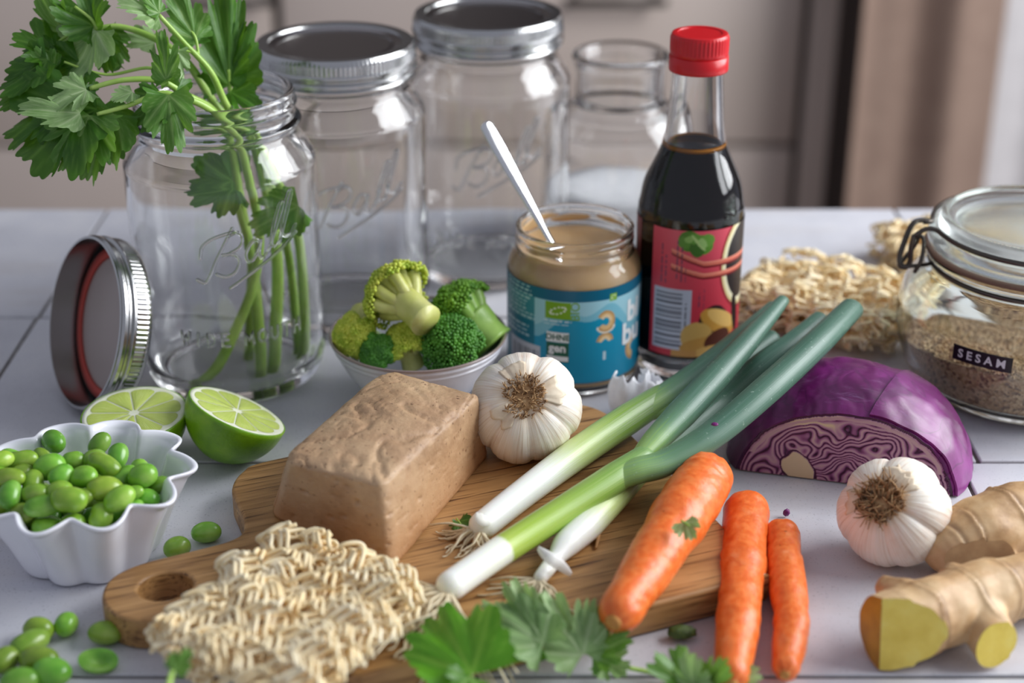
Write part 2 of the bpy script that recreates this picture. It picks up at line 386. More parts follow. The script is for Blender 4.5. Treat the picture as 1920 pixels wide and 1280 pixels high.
# sugar bottle
def sugar_bottle():
    t=thing('storage_bottle','wide necked clear glass bottle half filled with white sugar','bottle',(.068,.980,0))
    rb=.0462
    out=smoothprof([(.0001,.002),(.036,.002),(.042,.0006),(rb-.001,.006),(rb,.015),(rb,.045),(rb,.068),(rb-.003,.078),(.0385,.0855),(.0310,.0900),(.0286,.094),(.0281,.104),(.0284,.115)],4)
    prof=out+[(.0300,.1178),(.0306,.1195),(.0304,.1215),(.0290,.1228),(.0268,.1226),(.0256,.121)]+smoothprof([(.0252,.119),(.0250,.100),(.0258,.0935),(.0345,.0855),(rb-.006,.0765),(rb-.0035,.067),(rb-.0032,.045),(rb-.0032,.015),(rb-.007,.008),(.0001,.0066)],4)
    v,f,q=lathe(prof,64); obj('glass_body',v,f,G['glass'],t)
    rng=random.Random(3)
    def rf(r,z,a): return r
    ri=rb-.0036
    pr=[(.0001,.0072),(ri-.006,.0076),(ri-.002,.012),(ri,.018),(ri,.030),(ri-.0005,.034),(ri*.7,.0352),(ri*.4,.0345),(.0001,.035)]
    v,f,q=lathe(pr,64)
    v=[(x,y,z+(.0012*mn.noise(Vector((x,y,3))*60) if z>.03 else 0)) for x,y,z in v]
    o=obj('sugar',v,f,organic('sugar',[(.3,S(238,238,240)),(.7,S(250,250,252))],800,2,rough=.7,bs=1500,bstr=.3,bdist=.0004),label='white sugar filling the wide necked glass bottle',cat='sugar',kind='stuff'); o.location=t.location
sugar_bottle()
# ------------------------------------------------------------------ printed labels: a fine grid on the cylinder, flat print as colour attribute
def printed(name,R,a0,a1,z0,z1,fn,m,parent,du=.00045,label=None):
    W=(a1-a0)*R; Hh=z1-z0; nu=int(W/du); nv=int(Hh/du)
    U,Vv=np.meshgrid(np.linspace(0,W,nu+1),np.linspace(0,Hh,nv+1))
    col=np.ones((nv+1,nu+1,4)); col[...,:3]=fn(U,Vv,W,Hh)
    c=col[...,:3]/255.; col[...,:3]=np.where(c<=.04045,c/12.92,((c+.055)/1.055)**2.4)
    A=a0+U/R; v=np.stack([R*np.sin(A),-R*np.cos(A),z0+Vv],-1).reshape(-1,3)
    idx=np.arange((nu+1)*(nv+1)).reshape(nv+1,nu+1)
    f=np.stack([idx[:-1,:-1],idx[:-1,1:],idx[1:,1:],idx[1:,:-1]],-1).reshape(-1,4)
    return obj(name,v.tolist(),f.tolist(),m,parent,attrs={'col':('FLOAT_COLOR',col)},label=label)
def put(c,mask,rgb): c[mask]=rgb
def ell(U,V,u,v,a,b,rot=0):
    c,s_=math.cos(rot),math.sin(rot); x=(U-u)*c+(V-v)*s_; y=-(U-u)*s_+(V-v)*c
    return (x/a)**2+(y/b)**2
def textlines(C,U,V,u0,u1,v0,v1,n,rgb,seed,vert=False):
    rs=np.random.RandomState(seed)
    A,B=(V,U) if vert else (U,V); a0,a1,b0,b1=(v0,v1,u0,u1) if vert else (u0,u1,v0,v1)
    for k in range(n):
        b=b0+(k+.5)*(b1-b0)/n; th=(b1-b0)/n*.22; a=a0; end=a1-rs.rand()*.3*(a1-a0)
        while a<end:
            w=(.0016+.003*rs.rand()); put(C,(np.abs(B-b)<th)&(A>a)&(A<min(a+w,end)),rgb); a+=w+.0009
def cyl_text(name,s,size,R,a0,z0,m,parent,bold=0.,rot=0.,sub=.0015,shear=0.):
    v2,f=text2d(s,size,bold,sub,shear); return obj(name,oncyl(v2,R,a0,z0,rot),f,m,parent,smooth=False)
M_print=vcol('printed_paper',.38); M_ptext=flatm('white_print',S(240,244,244),.45)
M_green_t=flatm('green_print',S(120,170,30),.45); M_dgreen=flatm('dark_green_print',S(24,96,74),.45)
# ------------------------------------------------------------------ nut butter jar
NJ=Vector((.033,.782,0))
def nut_jar():
    t=thing('nut_butter_jar','open glass jar of beige cashew butter with a teal paper label','jar',NJ)
    R=.0354; h=.0855
    out=smoothprof([(.0001,.0022),(.028,.0022),(.0315,.0004),(R-.0006,.0035),(R,.009),(R,.035),(R,.060),(R-.001,.067),(R-.0035,.0715),(.0312,.0738),(.0303,.0756),(.0303,.0775)],4)
    rim=[(.0312,.0783),(.0312,.0790),(.0304,.0796),(.0304,.0815),(.0311,.0822),(.0310,.0846),(.0300,.0855),(.0288,.0852)]
    inn=smoothprof([(.0284,.084),(.0283,.076),(.0292,.0735),(R-.0058,.0690),(R-.0030,.064),(R-.0022,.058),(R-.0022,.012),(R-.005,.006),(.0001,.0052)],4)
    v,f,q=lathe(out+rim+inn,72); obj('glass_body',v,f,G['glass'],t)
    M_nut=organic('cashew_butter',[(.3,S(220,178,122)),(.6,S(230,192,140)),(.8,S(224,184,128))],40,4,rough=.32,sss=.15,ssr=(.02,.012,.006),sscale=.4,bs=60,bstr=.25,bdist=.001)
    pr=smoothprof([(.0001,.0054),(R-.0056,.0062),(R-.0016,.012),(R-.0016,.056),(R-.0022,.063),(R-.0050,.0688),(.0290,.0722),(.0288,.0735),(.0272,.0728),(.018,.0712),(.008,.0704),(.0001,.0706)],4)
    v,f,q=lathe(pr,64)
    v=[(x,y,z+(.0016*mn.noise(Vector((x,y,z))*70) if z>.0695 else 0)) for x,y,z in v]
    obj('cashew_butter',v,f,M_nut,t)
    # smears on the inside of the neck
    rng=random.Random(8); sm=Buf()
    for a0,a1,zz,wd in ((-2.9,-1.2,.0790,.0022),(1.9,2.7,.0795,.0016),(2.8,3.6,.0785,.002),(-1.1,-.3,.0770,.0012),(3.7,4.3,.077,.0022),(1.0,1.7,.0765,.0011),(-1.0,-.2,.0800,.0014),(.2,.9,.0785,.0010),(-2.2,-1.3,.0830,.0009)):
        n=26; vv=[];ff=[]
        for i in range(n+1):
            u=i/n; a=a0+(a1-a0)*u; wv=wd*math.sin(pi*min(1,max(0,u)))**.5*(1+.6*mn.noise(Vector((a*3,zz*99,1)))); zc=zz+.0018*mn.noise(Vector((a*1.3,zz*300,4)))
            for k in range(5):
                s_=(k-2)/2; rr=.0282-.0007*(1-s_*s_)*math.sin(pi*u)
                vv.append((rr*math.sin(a),-rr*math.cos(a),min(.0845,zc+s_*wv)))
        for i in range(n):
            for k in range(4): ff.append((i*5+k,i*5+k+1,i*5+k+6,i*5+k+5))
        sm.add(vv,ff)
    obj('butter_smear',sm.v,sm.f,M_nut,t)
    Rl=R+.00025; a0,a1=-1.75,2.3; z0,z1=.0093,.0622
    ac=lambda px:(math.asin(max(-1,min(1,(px-1075)/124)))-.042-a0)*Rl       # azimuth seen at this column of the label
    def art(U,V,W,Hh):
        C=np.zeros(U.shape+(3,)); g=V/Hh
        C[:]=(0,146,182)
        C+= (np.array([10,16,18])*(g[...,None]-.4))
        wave=.62+.10*np.sin(U/W*2*pi*2.3+.9)+.05*np.sin(U/W*2*pi*5.1+2.)
        put(C,(g>wave),(124,190,208)); wave2=wave+.10+.04*np.sin(U/W*2*pi*3.7+.5)
        put(C,(g>wave2),(160,208,220))
        put(C,U<ac(1005),(16,118,140)); put(C,(U<ac(1005))&(g>.62),(60,140,156))
        put(C,g>.885,(0,98,128))
        put(C,(U>ac(1024))&(U<ac(1070))&(np.abs(V-.0415)<.0048),(122,172,30))
        x=(U-ac(1047))/.0045; y=(V-.0415)/.003
        for k in range(12):
            a=2*pi*k/12; put(C,((x-.9*math.cos(a)-.1*math.sin(a))**2+(y-.62*math.sin(a)-.35*math.cos(a))**2)<.022,(240,246,230))
        put(C,(np.abs(U-ac(1146))<.0023)&(np.abs(V-.0470-.0006)<.0020),(122,172,30))
        put(C,np.abs(ell(U,V,ac(1146),.0476,.0014,.0009,.5)-1)<.25,(236,244,226))
        textlines(C,U,V,ac(1022),ac(1086),.0328,.0362,2,(208,228,232),4)
        textlines(C,U,V,ac(957),ac(1006),.033,.0525,9,(176,208,214),7)
        textlines(C,U,V,ac(957),ac(995),.0225,.030,3,(176,208,214),9)
        put(C,(U>ac(962))&(U<ac(1016))&(V<.0195),(196,200,206))
        bars=(np.sin(U*5200)+np.sin(U*8300+1))>.25; put(C,(U>ac(966))&(U<ac(1012))&(V<.0165)&bars,(60,62,66))
        # cashews
        for (px,v,r,a_s,a_e) in ((1134,.0345,.0054,-2.6,2.6),(1133,.0225,.0050,.2,2.95),(1184,.0145,.0066,1.5,4.6)):
            u=ac(px); dx=(U-u); dy=(V-v)*.9; ang=np.arctan2(dy,dx); d=np.hypot(dx,dy)
            an=np.mod(ang-a_s,2*pi); m_=(d>r*.36)&(d<r*1.02)&(an<(a_e-a_s)); put(C,m_,(222,186,132))
            put(C,m_&(d>r*.8),(196,150,92)); put(C,m_&(d<r*.62)&(dy>0),(236,208,164))
        put(C,(np.abs(ell(U,V,ac(1134),.0315,.0052,.0034)-.9)<.22)&(V<.0318),(232,228,214))
        put(C,(np.abs(U-ac(1132))<.0009)&(V>.0125)&(V<.0175),(200,222,228))
        put(C,np.abs(V-Hh*.0)<.0006,(0,96,130))
        return C
    L=printed('paper_label',Rl,a0,a1,z0,z1,art,M_print,t,.0004)
    az=lambda px: math.asin((px-1075)/124)-.042
    Rt=Rl+.0002; zt=lambda v: z0+v
    cyl_text('printed_word','OHNE',.0046,Rt+.0001,az(1047),.0357,M_dgreen,L,.0001)
    v2=[(-.0056,-.0003),(.0056,-.0003),(.0056,.0057),(-.0056,.0057)]
    def patch(name,u0,u1,v0,v1,azm,m,R2,n=8):
        v=[];f=[]
        for i in range(n+1):
            for vv in (v0,v1): v+=oncyl([(u0+(u1-u0)*i/n,vv)],R2,azm,0)
        for i in range(n): f.append((2*i,2*i+2,2*i+3,2*i+1))
        return obj(name,v,f,m,L)
    patch('printed_panel',-.0060,.0060,.0330,.0386,az(1047),M_ptext,Rt-.0001)
    patch('printed_panel',-.0060,.0060,.0215,.0327,az(1047),M_dgreen,Rt-.0001)
    cyl_text('printed_word','gen',.0066,Rt+.0001,az(1047),.0295,M_ptext,L,.0002)
    patch('printed_panel',-.0058,.0058,.0222,.0250,az(1047),M_ptext,Rt)
    cyl_text('printed_word','BIO',.0066,Rt,az(1079),.0508,M_green_t,L,0,pi/2)
    cyl_text('printed_word','bi',.0165,Rt,az(1183),.0450,M_ptext,L,.0006)
    cyl_text('printed_word','bu',.0165,Rt,az(1181),.0325,M_ptext,L,.0006)
nut_jar()
def spoon():
    A=dp(913,236,.800); B=dp(1031,449,.775); d=(B-A).normalized(); C=B+d*.018
    t=thing('spoon','slim steel spoon handle standing in the cashew butter jar','spoon',A)
    P=[A+(C-A)*k/14 for k in range(15)]
    wid=interp([.0042,.0046,.0043,.0038,.0032,.0026,.0022,.0021,.0023],15); th=.0009
    side=(d.cross(TOC)).normalized(); nn=(side.cross(d)).normalized(); nn=(nn-side*.58).normalized(); side=d.cross(nn).normalized()
    v=[];f=[];n=12
    P=[A-d*.0022]+[A-d*.0012]+P; wid=[.0016,.0034]+wid
    for p,w_ in zip(P,wid):
        for k in range(n):
            a=2*pi*k/n; v.append(p+side*w_*math.cos(a)+nn*th*math.sin(a))
    for i in range(len(P)-1):
        for k in range(n): f.append((i*n+k,i*n+(k+1)%n,(i+1)*n+(k+1)%n,(i+1)*n+k))
    f.append(tuple(reversed(range(n)))); f.append(tuple((len(P)-1)*n+k for k in range(n)))
    obj('handle',v,f,G['spoon'],t,world=True)
spoon()
# ------------------------------------------------------------------ soy sauce bottle
SB=Vector((.0945,.792,0))
def soy():
    t=thing('sauce_bottle','dark soy sauce bottle with a red cap and a red picture label','bottle',SB)
    R=.0280
    pr=[(.0001,.002),(.022,.002),(.0255,.0004),(R-.0007,.004),(R,.010),(R,.05),(R,.088),(R-.0008,.096),(.0252,.106),(.0208,.116),(.0172,.1245),(.0152,.134),(.0140,.148),(.0132,.160),(.0128,.1645)]
    out=smoothprof(pr,4)
    inn=[(max(.0001,r-.0024),z) for r,z in reversed(out) if z>.012]
    v,f,q=lathe(out+[(.0128,.170),(.0104,.170)]+inn+[(R-.006,.006),(.0001,.0055)],64); obj('glass_body',v,f,G['glass'],t)
    M_soy=flatm('soy_sauce',S(14,6,5),.06,spec=.15); M_rim,nt,b=mat('soy_film',S(190,120,20),.15)
    lp=[(max(.0001,r-.0018),z) for r,z in out if .010<z<.1255]
    v,f,q=lathe([(.0001,.0058),(R-.007,.0062)]+lp+[(lp[-1][0]-.0006,.1262),(.0001,.1258)],56); obj('soy_sauce',v,f,M_soy,t)
    v,f,q=lathe([(lp[-1][0]+.0001,.1252),(lp[-1][0]-.0005,.1275),(lp[-1][0]-.0012,.1264)],56,closed=True); obj('sauce_film',v,f,M_rim,t,label='amber edge of the sauce')
    M_red=organic('red_plastic',[(.3,S(196,16,24)),(.7,S(206,22,30))],50,2,rough=.30,sss=.1,ssr=(.01,.002,.002),sscale=.3)
    n=176
    def rf(r,z,a):
        return r-.00045*(1 if math.sin(a*44+.4)>.2 else 0) if .1752<z<.1828 and r>.0145 else r
    v,f,q=lathe([(.0001,.1700),(.0138,.1700),(.0146,.1738),(.0148,.1742),(.0148,.1752),(.0149,.1760),(.0149,.1820),(.0146,.1829),(.0140,.1840),(.0128,.1844),(.0112,.1842),(.0110,.1838),(.0001,.1838)],n,rfun=rf)
    c=sharp(obj('screw_cap',v,f,M_red,t),35)
    v,f,q=lathe([(.0132,.1650),(.0150,.1652),(.0152,.1660),(.0150,.1728),(.0144,.1732),(.0132,.1730)],96,closed=True); obj('tamper_ring',v,f,M_red,t)
    Rl=R+.0003; z0,z1=.0165,.0882
    a0=-.84; a1=2.15; az=lambda px: math.asin(max(-.995,min(.995,(px-1287)/101)))-.119
    ac=lambda px:(az(px)-a0)*Rl; vz=lambda py: (668-py)/(668-430)*(z1-z0)
    def art(U,V,W,Hh):
        C=np.zeros(U.shape+(3,)); C[:]=(204,62,78); g=V/Hh
        C+= np.array([14,26,26])*(g[...,None]-.5)*1.6
        # dip bowl
        e=ell(U,V,ac(1380)+.004,vz(500),.0185,.0265); put(C,e<1.15,(150,34,44)); put(C,e<1,(222,208,150)); put(C,e<.86,(240,232,196)); put(C,e<.70,(38,32,34))
        # chopsticks
        for (p0,p1,p2) in (((1255,468),(1315,490),(1394,490)),((1255,496),(1315,512),(1394,512))):
            us=[ac(p[0]) for p in (p0,p1,p2)]; vs=[vz(p[1]) for p in (p0,p1,p2)]
            vv=np.interp(U,us,vs); m_=(U>us[0]); put(C,m_&(np.abs(V-vv+.0012)<.0012),(120,22,30)); put(C,m_&(np.abs(V-vv)<.0012),(216,112,92)); put(C,m_&(np.abs(V-vv-.0006)<.0004),(236,150,126))
        # herb leaves
        put(C,ell(U,V,ac(1287),vz(449),.0058,.0058,.5)<1,(74,120,34)); put(C,ell(U,V,ac(1312),vz(455),.0058,.0054,-.5)<1,(92,142,48)); put(C,ell(U,V,ac(1302),vz(462),.0040,.0050,.2)<1,(60,104,30))
        put(C,ell(U,V,ac(1320),vz(448),.0040,.0036,.1)<1,(104,154,58)); put(C,ell(U,V,ac(1278),vz(452),.0034,.0034,.1)<1,(88,136,46)); put(C,ell(U,V,ac(1296),vz(444),.0036,.0030,.1)<1,(96,146,52)); put(C,np.abs(ell(U,V,ac(1304),vz(452),.0012,.0075,.7))<.6,(168,196,120)); put(C,ell(U,V,ac(1312),vz(452),.0018,.0030,.6)<1,(150,188,108)); put(C,ell(U,V,ac(1286),vz(446),.0022,.0018,.2)<1,(134,172,88))
        # barcode block
        m_=(U>ac(1226))&(U<ac(1296))&(V>vz(662))&(V<vz(540)); put(C,m_,(186,192,206))
        bars=(np.sin(V*2300)+.8*np.sin(V*3900+.6))>.2; put(C,(U>ac(1230))&(U<ac(1279))&(V>vz(655))&(V<vz(545))&bars,(70,74,86))
        textlines(C,U,V,ac(1282),ac(1291),vz(652),vz(548),1,(86,90,100),3,True)
        # roasted vegetables
        for (px,py,a,b,rt,c1) in ((1340,600,.0085,.0085,0,(30,22,22)),(1352,606,.0135,.0062,-.55,(202,150,62)),(1356,600,.0110,.0040,-.55,(226,184,104)),(1310,630,.0090,.0085,-.6,(206,168,92)),(1320,648,.0120,.0052,.1,(196,148,70)),(1350,640,.0085,.0060,.3,(86,40,22)),(1340,662,.0110,.0040,0,(214,172,96)),(1378,600,.0030,.0120,.2,(26,20,22))):
            put(C,ell(U,V,ac(px),vz(py),a,b,rt)<1,c1)
        put(C,(V<.0038)&(U<ac(1262)),(196,52,66)); put(C,(V<.0040)&(U>=ac(1262))&(U<ac(1310)),(196,146,78))
        for k,(px,y0,y1) in enumerate(((1236,440,530),(1244,475,530),(1264,445,520),(1272,448,525),(1280,490,525),(1308,535,572),(1317,535,575))):
            textlines(C,U,V,ac(px),ac(px)+.0015,vz(y1),vz(y0),1,(112,60,84),20+k,True)
        return C
    L=printed('picture_label',Rl,a0,a1,z0,z1,art,M_print,t,.0004)
    L2=printed('front_label',Rl,-2.9,-1.22,z0,z1,lambda U,V,W,Hh:np.ones(U.shape+(3,))*np.array([150,70,70]),M_print,t,.002)
soy()
# ------------------------------------------------------------------ sesame clip jar
SJ=Vector((.2720,.7655,0))
def sesame():
    t=thing('clip_jar','round clip-top glass jar of sesame with a black name strip','jar',SJ)
    R=.0680
    out=smoothprof([(.0001,.003),(.040,.003),(.048,.0006),(.055,.004),(.0625,.014),(.0672,.030),(R,.042),(.0665,.052),(.0625,.060),(.0570,.0655),(.0535,.068),(.0530,.071)],4)
    rim=[(.0560,.0725),(.0565,.0740),(.0560,.0756),(.0530,.0762),(.0500,.0760)]
    inn=smoothprof([(.0488,.074),(.0490,.068),(.0535,.0632),(.0605,.0560),(.0640,.048),(.0648,.042),(.0640,.031),(.0595,.0165),(.052,.0085),(.0001,.0065)],4)
    v,f,q=lathe(out+rim+inn,80); obj('glass_body',v,f,G['glass_green'],t)
    v,f,q=lathe([(.0490,.0764),(.0575,.0766),(.0580,.0775),(.0575,.0785),(.0490,.0786)],72,closed=True); obj('rubber_gasket',v,f,flatm('brown_rubber',S(112,82,66),.6),t)
    lid=smoothprof([(.0001,.0830),(.044,.0830),(.0465,.0800),(.050,.0790)],3)+smoothprof([(.0552,.0790),(.0566,.0812),(.0560,.0856),(.0530,.0880)],3)+[(.0527,.0893)]+smoothprof([(.0522,.0900),(.0512,.0935),(.0490,.0950),(.0470,.0950),(.0460,.0942),(.040,.0934),(.02,.0930),(.0001,.0930)],3)
    v,f,q=lathe(lid,80); L=obj('lid',v,f,G['glass_frost'],t)
    b=Buf()
    for k in range(150):
        a=2*pi*k/150; vv,ff=ICO1; b.add([(.0478*math.cos(a)+p.x*.00055,.0478*math.sin(a)+p.y*.00055,.0950+p.z*.0004) for p in vv],ff)
    obj('bead_ring',b.v,b.f,G['glass_frost'],L,kind='stuff')
    # wires
    ring=lambda r,z,n=72,gap=0.:[(r*math.cos(a),r*math.sin(a),z) for a in np.linspace(pi+gap,3*pi-gap,n)]
    v,f,q=tube(ring(.0545,.0700)[:-1],.0013,8,closed=True); obj('neck_wire',v,f,G['wire'],t)
    # bail over the lid: runs round the lid rim and out to the clasp on the left
    P=[(-.0665,-.004,.0862),(-.0610,-.0045,.0905),(-.0560,-.006,.0905)]+[(.0548*math.cos(a),.0548*math.sin(a),.0898) for a in np.linspace(pi+.22,3*pi-.22,60)]+[(-.0560,.006,.0905),(-.0600,.0055,.0905)]
    v,f,q=tube(catm(P,3),.0013,8); obj('lid_wire',v,f,G['wire'],t)
    P=[(-.0560,.0065,.0905),(-.0620,.006,.0912),(-.0660,.004,.0895),(-.0690,.002,.083),(-.0715,.0,.075),(-.0715,-.002,.0705),(-.0690,-.003,.0690),(-.0668,-.003,.0715),(-.0672,-.004,.080),(-.0665,-.004,.0862)]
    v,f,q=tube(catm(P,5),.0014,8,roundend=True); obj('clasp',v,f,G['wire'],t)
    P=[(-.0545,-.001,.0702),(-.0600,-.002,.0695),(-.0650,-.004,.0700),(-.0705,-.004,.0692),(-.0715,0,.0690),(-.0690,.003,.0700),(-.0640,.003,.078),(-.0620,.002,.084),(-.0600,.0,.082),(-.0610,-.003,.073),(-.0635,-.003,.0665)]
    v,f,q=tube(catm(P,5),.0011,8,roundend=True); obj('clasp',v,f,G['wire'],t)
    # name strip
    a0=math.asin(-80/243)-.29; Rs=.0683
    n=16; v=[];f=[]
    for r_ in (Rs-.0001,Rs+.0004):
        for i in range(n+1):
            for zz in (.0375,.0455): v+=oncyl([((i/n-.5)*.0305,zz)],r_,a0,0)
    k=2*(n+1)
    for i in range(n): f+=[(2*i,2*i+1,2*i+3,2*i+2),(k+2*i,k+2*i+2,k+2*i+3,k+2*i+1),(2*i,2*i+2,k+2*i+2,k+2*i),(2*i+1,k+2*i+1,k+2*i+3,2*i+3)]
    f+=[(0,k,k+1,1),(2*n,2*n+1,k+2*n+1,k+2*n)]
    st=obj('name_strip',v,f,flatm('black_tape',S(16,16,18),.3),t,smooth=False)
    # tilt follows the body: text lies on the strip
    cyl_text('embossed_word','S E S A M',.0062,Rs+.0006,a0,.0415,flatm('white_emboss',S(214,212,214),.5),st,.00015)
    # sesame
    rng=random.Random(12)
    ht=lambda x,y: .0225+(-x*.10-y*.13)+.0022*mn.noise(Vector((x,y,7))*35)
    pin=[(.0001,.0072),(.050,.0088),(.0585,.0165),(.0630,.031),(.0636,.036)]
    prof=smoothprof(pin,4); ns=72; v=[];f=[]
    for (r,z) in prof:
        for k in range(ns):
            a=2*pi*k/ns; x,y=r*math.cos(a),r*math.sin(a); zt=ht(x,y); zz=z; rr=r
            if z>zt: zz=zt
            v.append((x,y,zz))
    m_=len(prof)
    for i in range(m_-1):
        for k in range(ns): f.append((i*ns+k,i*ns+(k+1)%ns,(i+1)*ns+(k+1)%ns,(i+1)*ns+k))
    # top surface rings
    base=(m_-1)*ns; prev=base
    for s_ in (.95,.88,.78,.66,.52,.38,.24,.1):
        st0=len(v)
        for k in range(ns):
            a=2*pi*k/ns; r=.0636*s_; x,y=r*math.cos(a),r*math.sin(a); v.append((x,y,ht(x,y)))
        for k in range(ns): f.append((prev+k,prev+(k+1)%ns,st0+(k+1)%ns,st0+k))
        prev=st0
    f.append(tuple(prev+k for k in range(ns)))
    m,nt,b=mat('sesame_mass',rough=.6)
    vo=node(nt,'ShaderNodeTexVoronoi',{'Vector':coords(nt),'Scale':620.})
    c=ramp(nt,node(nt,'ShaderNodeSeparateColor',{0:vo.outputs['Color']}).outputs[0],[(.0,S(176,136,96)),(.35,S(212,174,130)),(.75,S(230,198,156)),(.9,S(142,108,80))])
    nt.links.new(c,b.inputs['Base Color']); bump(nt,b,vo.outputs['Distance'],.8,.0012)
    bb=Buf(); bb.add(v,f)
    for k in range(5200):
        r=.0615*math.sqrt(rng.random()); a=rng.random()*2*pi; x,y=r*math.cos(a),r*math.sin(a); z=ht(x,y)
        rm=np.interp(z,[.0088,.0165,.031],[.050,.0585,.0625])
        if r>rm: continue
        qq=Quaternion(Vector((rng.gauss(0,1),rng.gauss(0,1),rng.gauss(0,1))).normalized(),rng.random()*6)
        bb.add([Vector((x,y,z+.0003))+qq@Vector((p.x*.00075,p.y*.0005,p.z*.0014)) for p in ICO1[0]],ICO1[1])
    o=obj('sesame_seeds',bb.v,bb.f,m,label='heap of pale brown sesame seeds inside the clip-top jar',cat='sesame',kind='stuff'); o.location=t.location
sesame()
# ------------------------------------------------------------------ cutting board
BZ=.0145; BA=R_(22)
def board():
    t=thing('cutting_board','wooden cutting board with a round handle hole under the tofu block','board',(0,0,0),Quaternion((0,0,1),BA))
    U=lambda u,v:(u,v,0)
    o_=[(.1330,.4800),(.2900,.4815),(.3010,.4850),(.3085,.4960),(.3090,.520),(.3080,.610),(.3060,.636),(.297,.6490),(.280,.6525),(.200,.6520),(.140,.6510),(.1270,.6460),(.1195,.634),(.1185,.620),(.1180,.606),(.1150,.5945),(.1060,.5890),(.0850,.5870),(.0680,.5855),(.0560,.5800),(.0505,.5690),(.0515,.5580),(.0580,.5490),(.0700,.5450),(.0860,.5440),(.1050,.5420),(.1150,.5360),(.1185,.525),(.1190,.500),(.1230,.487)]
    c=bpy.data.curves.new('c','CURVE'); c.dimensions='2D'; c.fill_mode='BOTH'; c.extrude=BZ/2-.0016; c.bevel_depth=.0016; c.bevel_resolution=2
    P=catm([U(*p) for p in o_+[o_[0]]],5)[:-1]
    for pts in (P,[(.0745+.0128*math.cos(a),.5665+.0118*math.sin(a),0) for a in np.linspace(0,2*pi,40,endpoint=False)]):
        s_=c.splines.new('POLY'); s_.points.add(len(pts)-1); s_.use_cyclic_u=True
        for q,p in zip(s_.points,pts): q.co=(p[0],p[1],0,1)
    oo=bpy.data.objects.new('c',c); COL.objects.link(oo); bpy.context.view_layer.update()
    me=bpy.data.meshes.new_from_object(oo.evaluated_get(bpy.context.evaluated_depsgraph_get())); bpy.data.objects.remove(oo)
    m,nt,b=mat('mango_wood',rough=.46)
    co=coords(nt,'obj',(3.2,34,34)); f=nz(nt,co,3.2,6,.62,.6); f2=nz(nt,coords(nt,'obj',(14,420,420)),1.6,3,.6); f3=nz(nt,coords(nt,'obj',(9,16,16)),1.3,3)
    c1=ramp(nt,f,[(.26,S(92,62,34)),(.40,S(140,100,56)),(.52,S(170,128,78)),(.66,S(190,148,96)),(.8,S(150,110,64))])
    c1=mixc(nt,ramp(nt,f3,[(.42,(0,0,0,1)),(.62,(.55,.55,.55,1))]),c1,S(188,142,90))
    c1=mixc(nt,1.,c1,ramp(nt,f2,[(.32,S(120,95,80)),(.46,(1,1,1,1))]),'MULTIPLY')
    nt.links.new(c1,b.inputs['Base Color']); bump(nt,b,f2,.25,.0005)
    me.materials.clear(); me.materials.append(m); me.polygons.foreach_set('use_smooth',[True]*len(me.polygons))
    o=bpy.data.objects.new('board',me); COL.objects.link(o); o.parent=t; o.location=(0,0,BZ/2+.0001); sharp(o,40)
board()
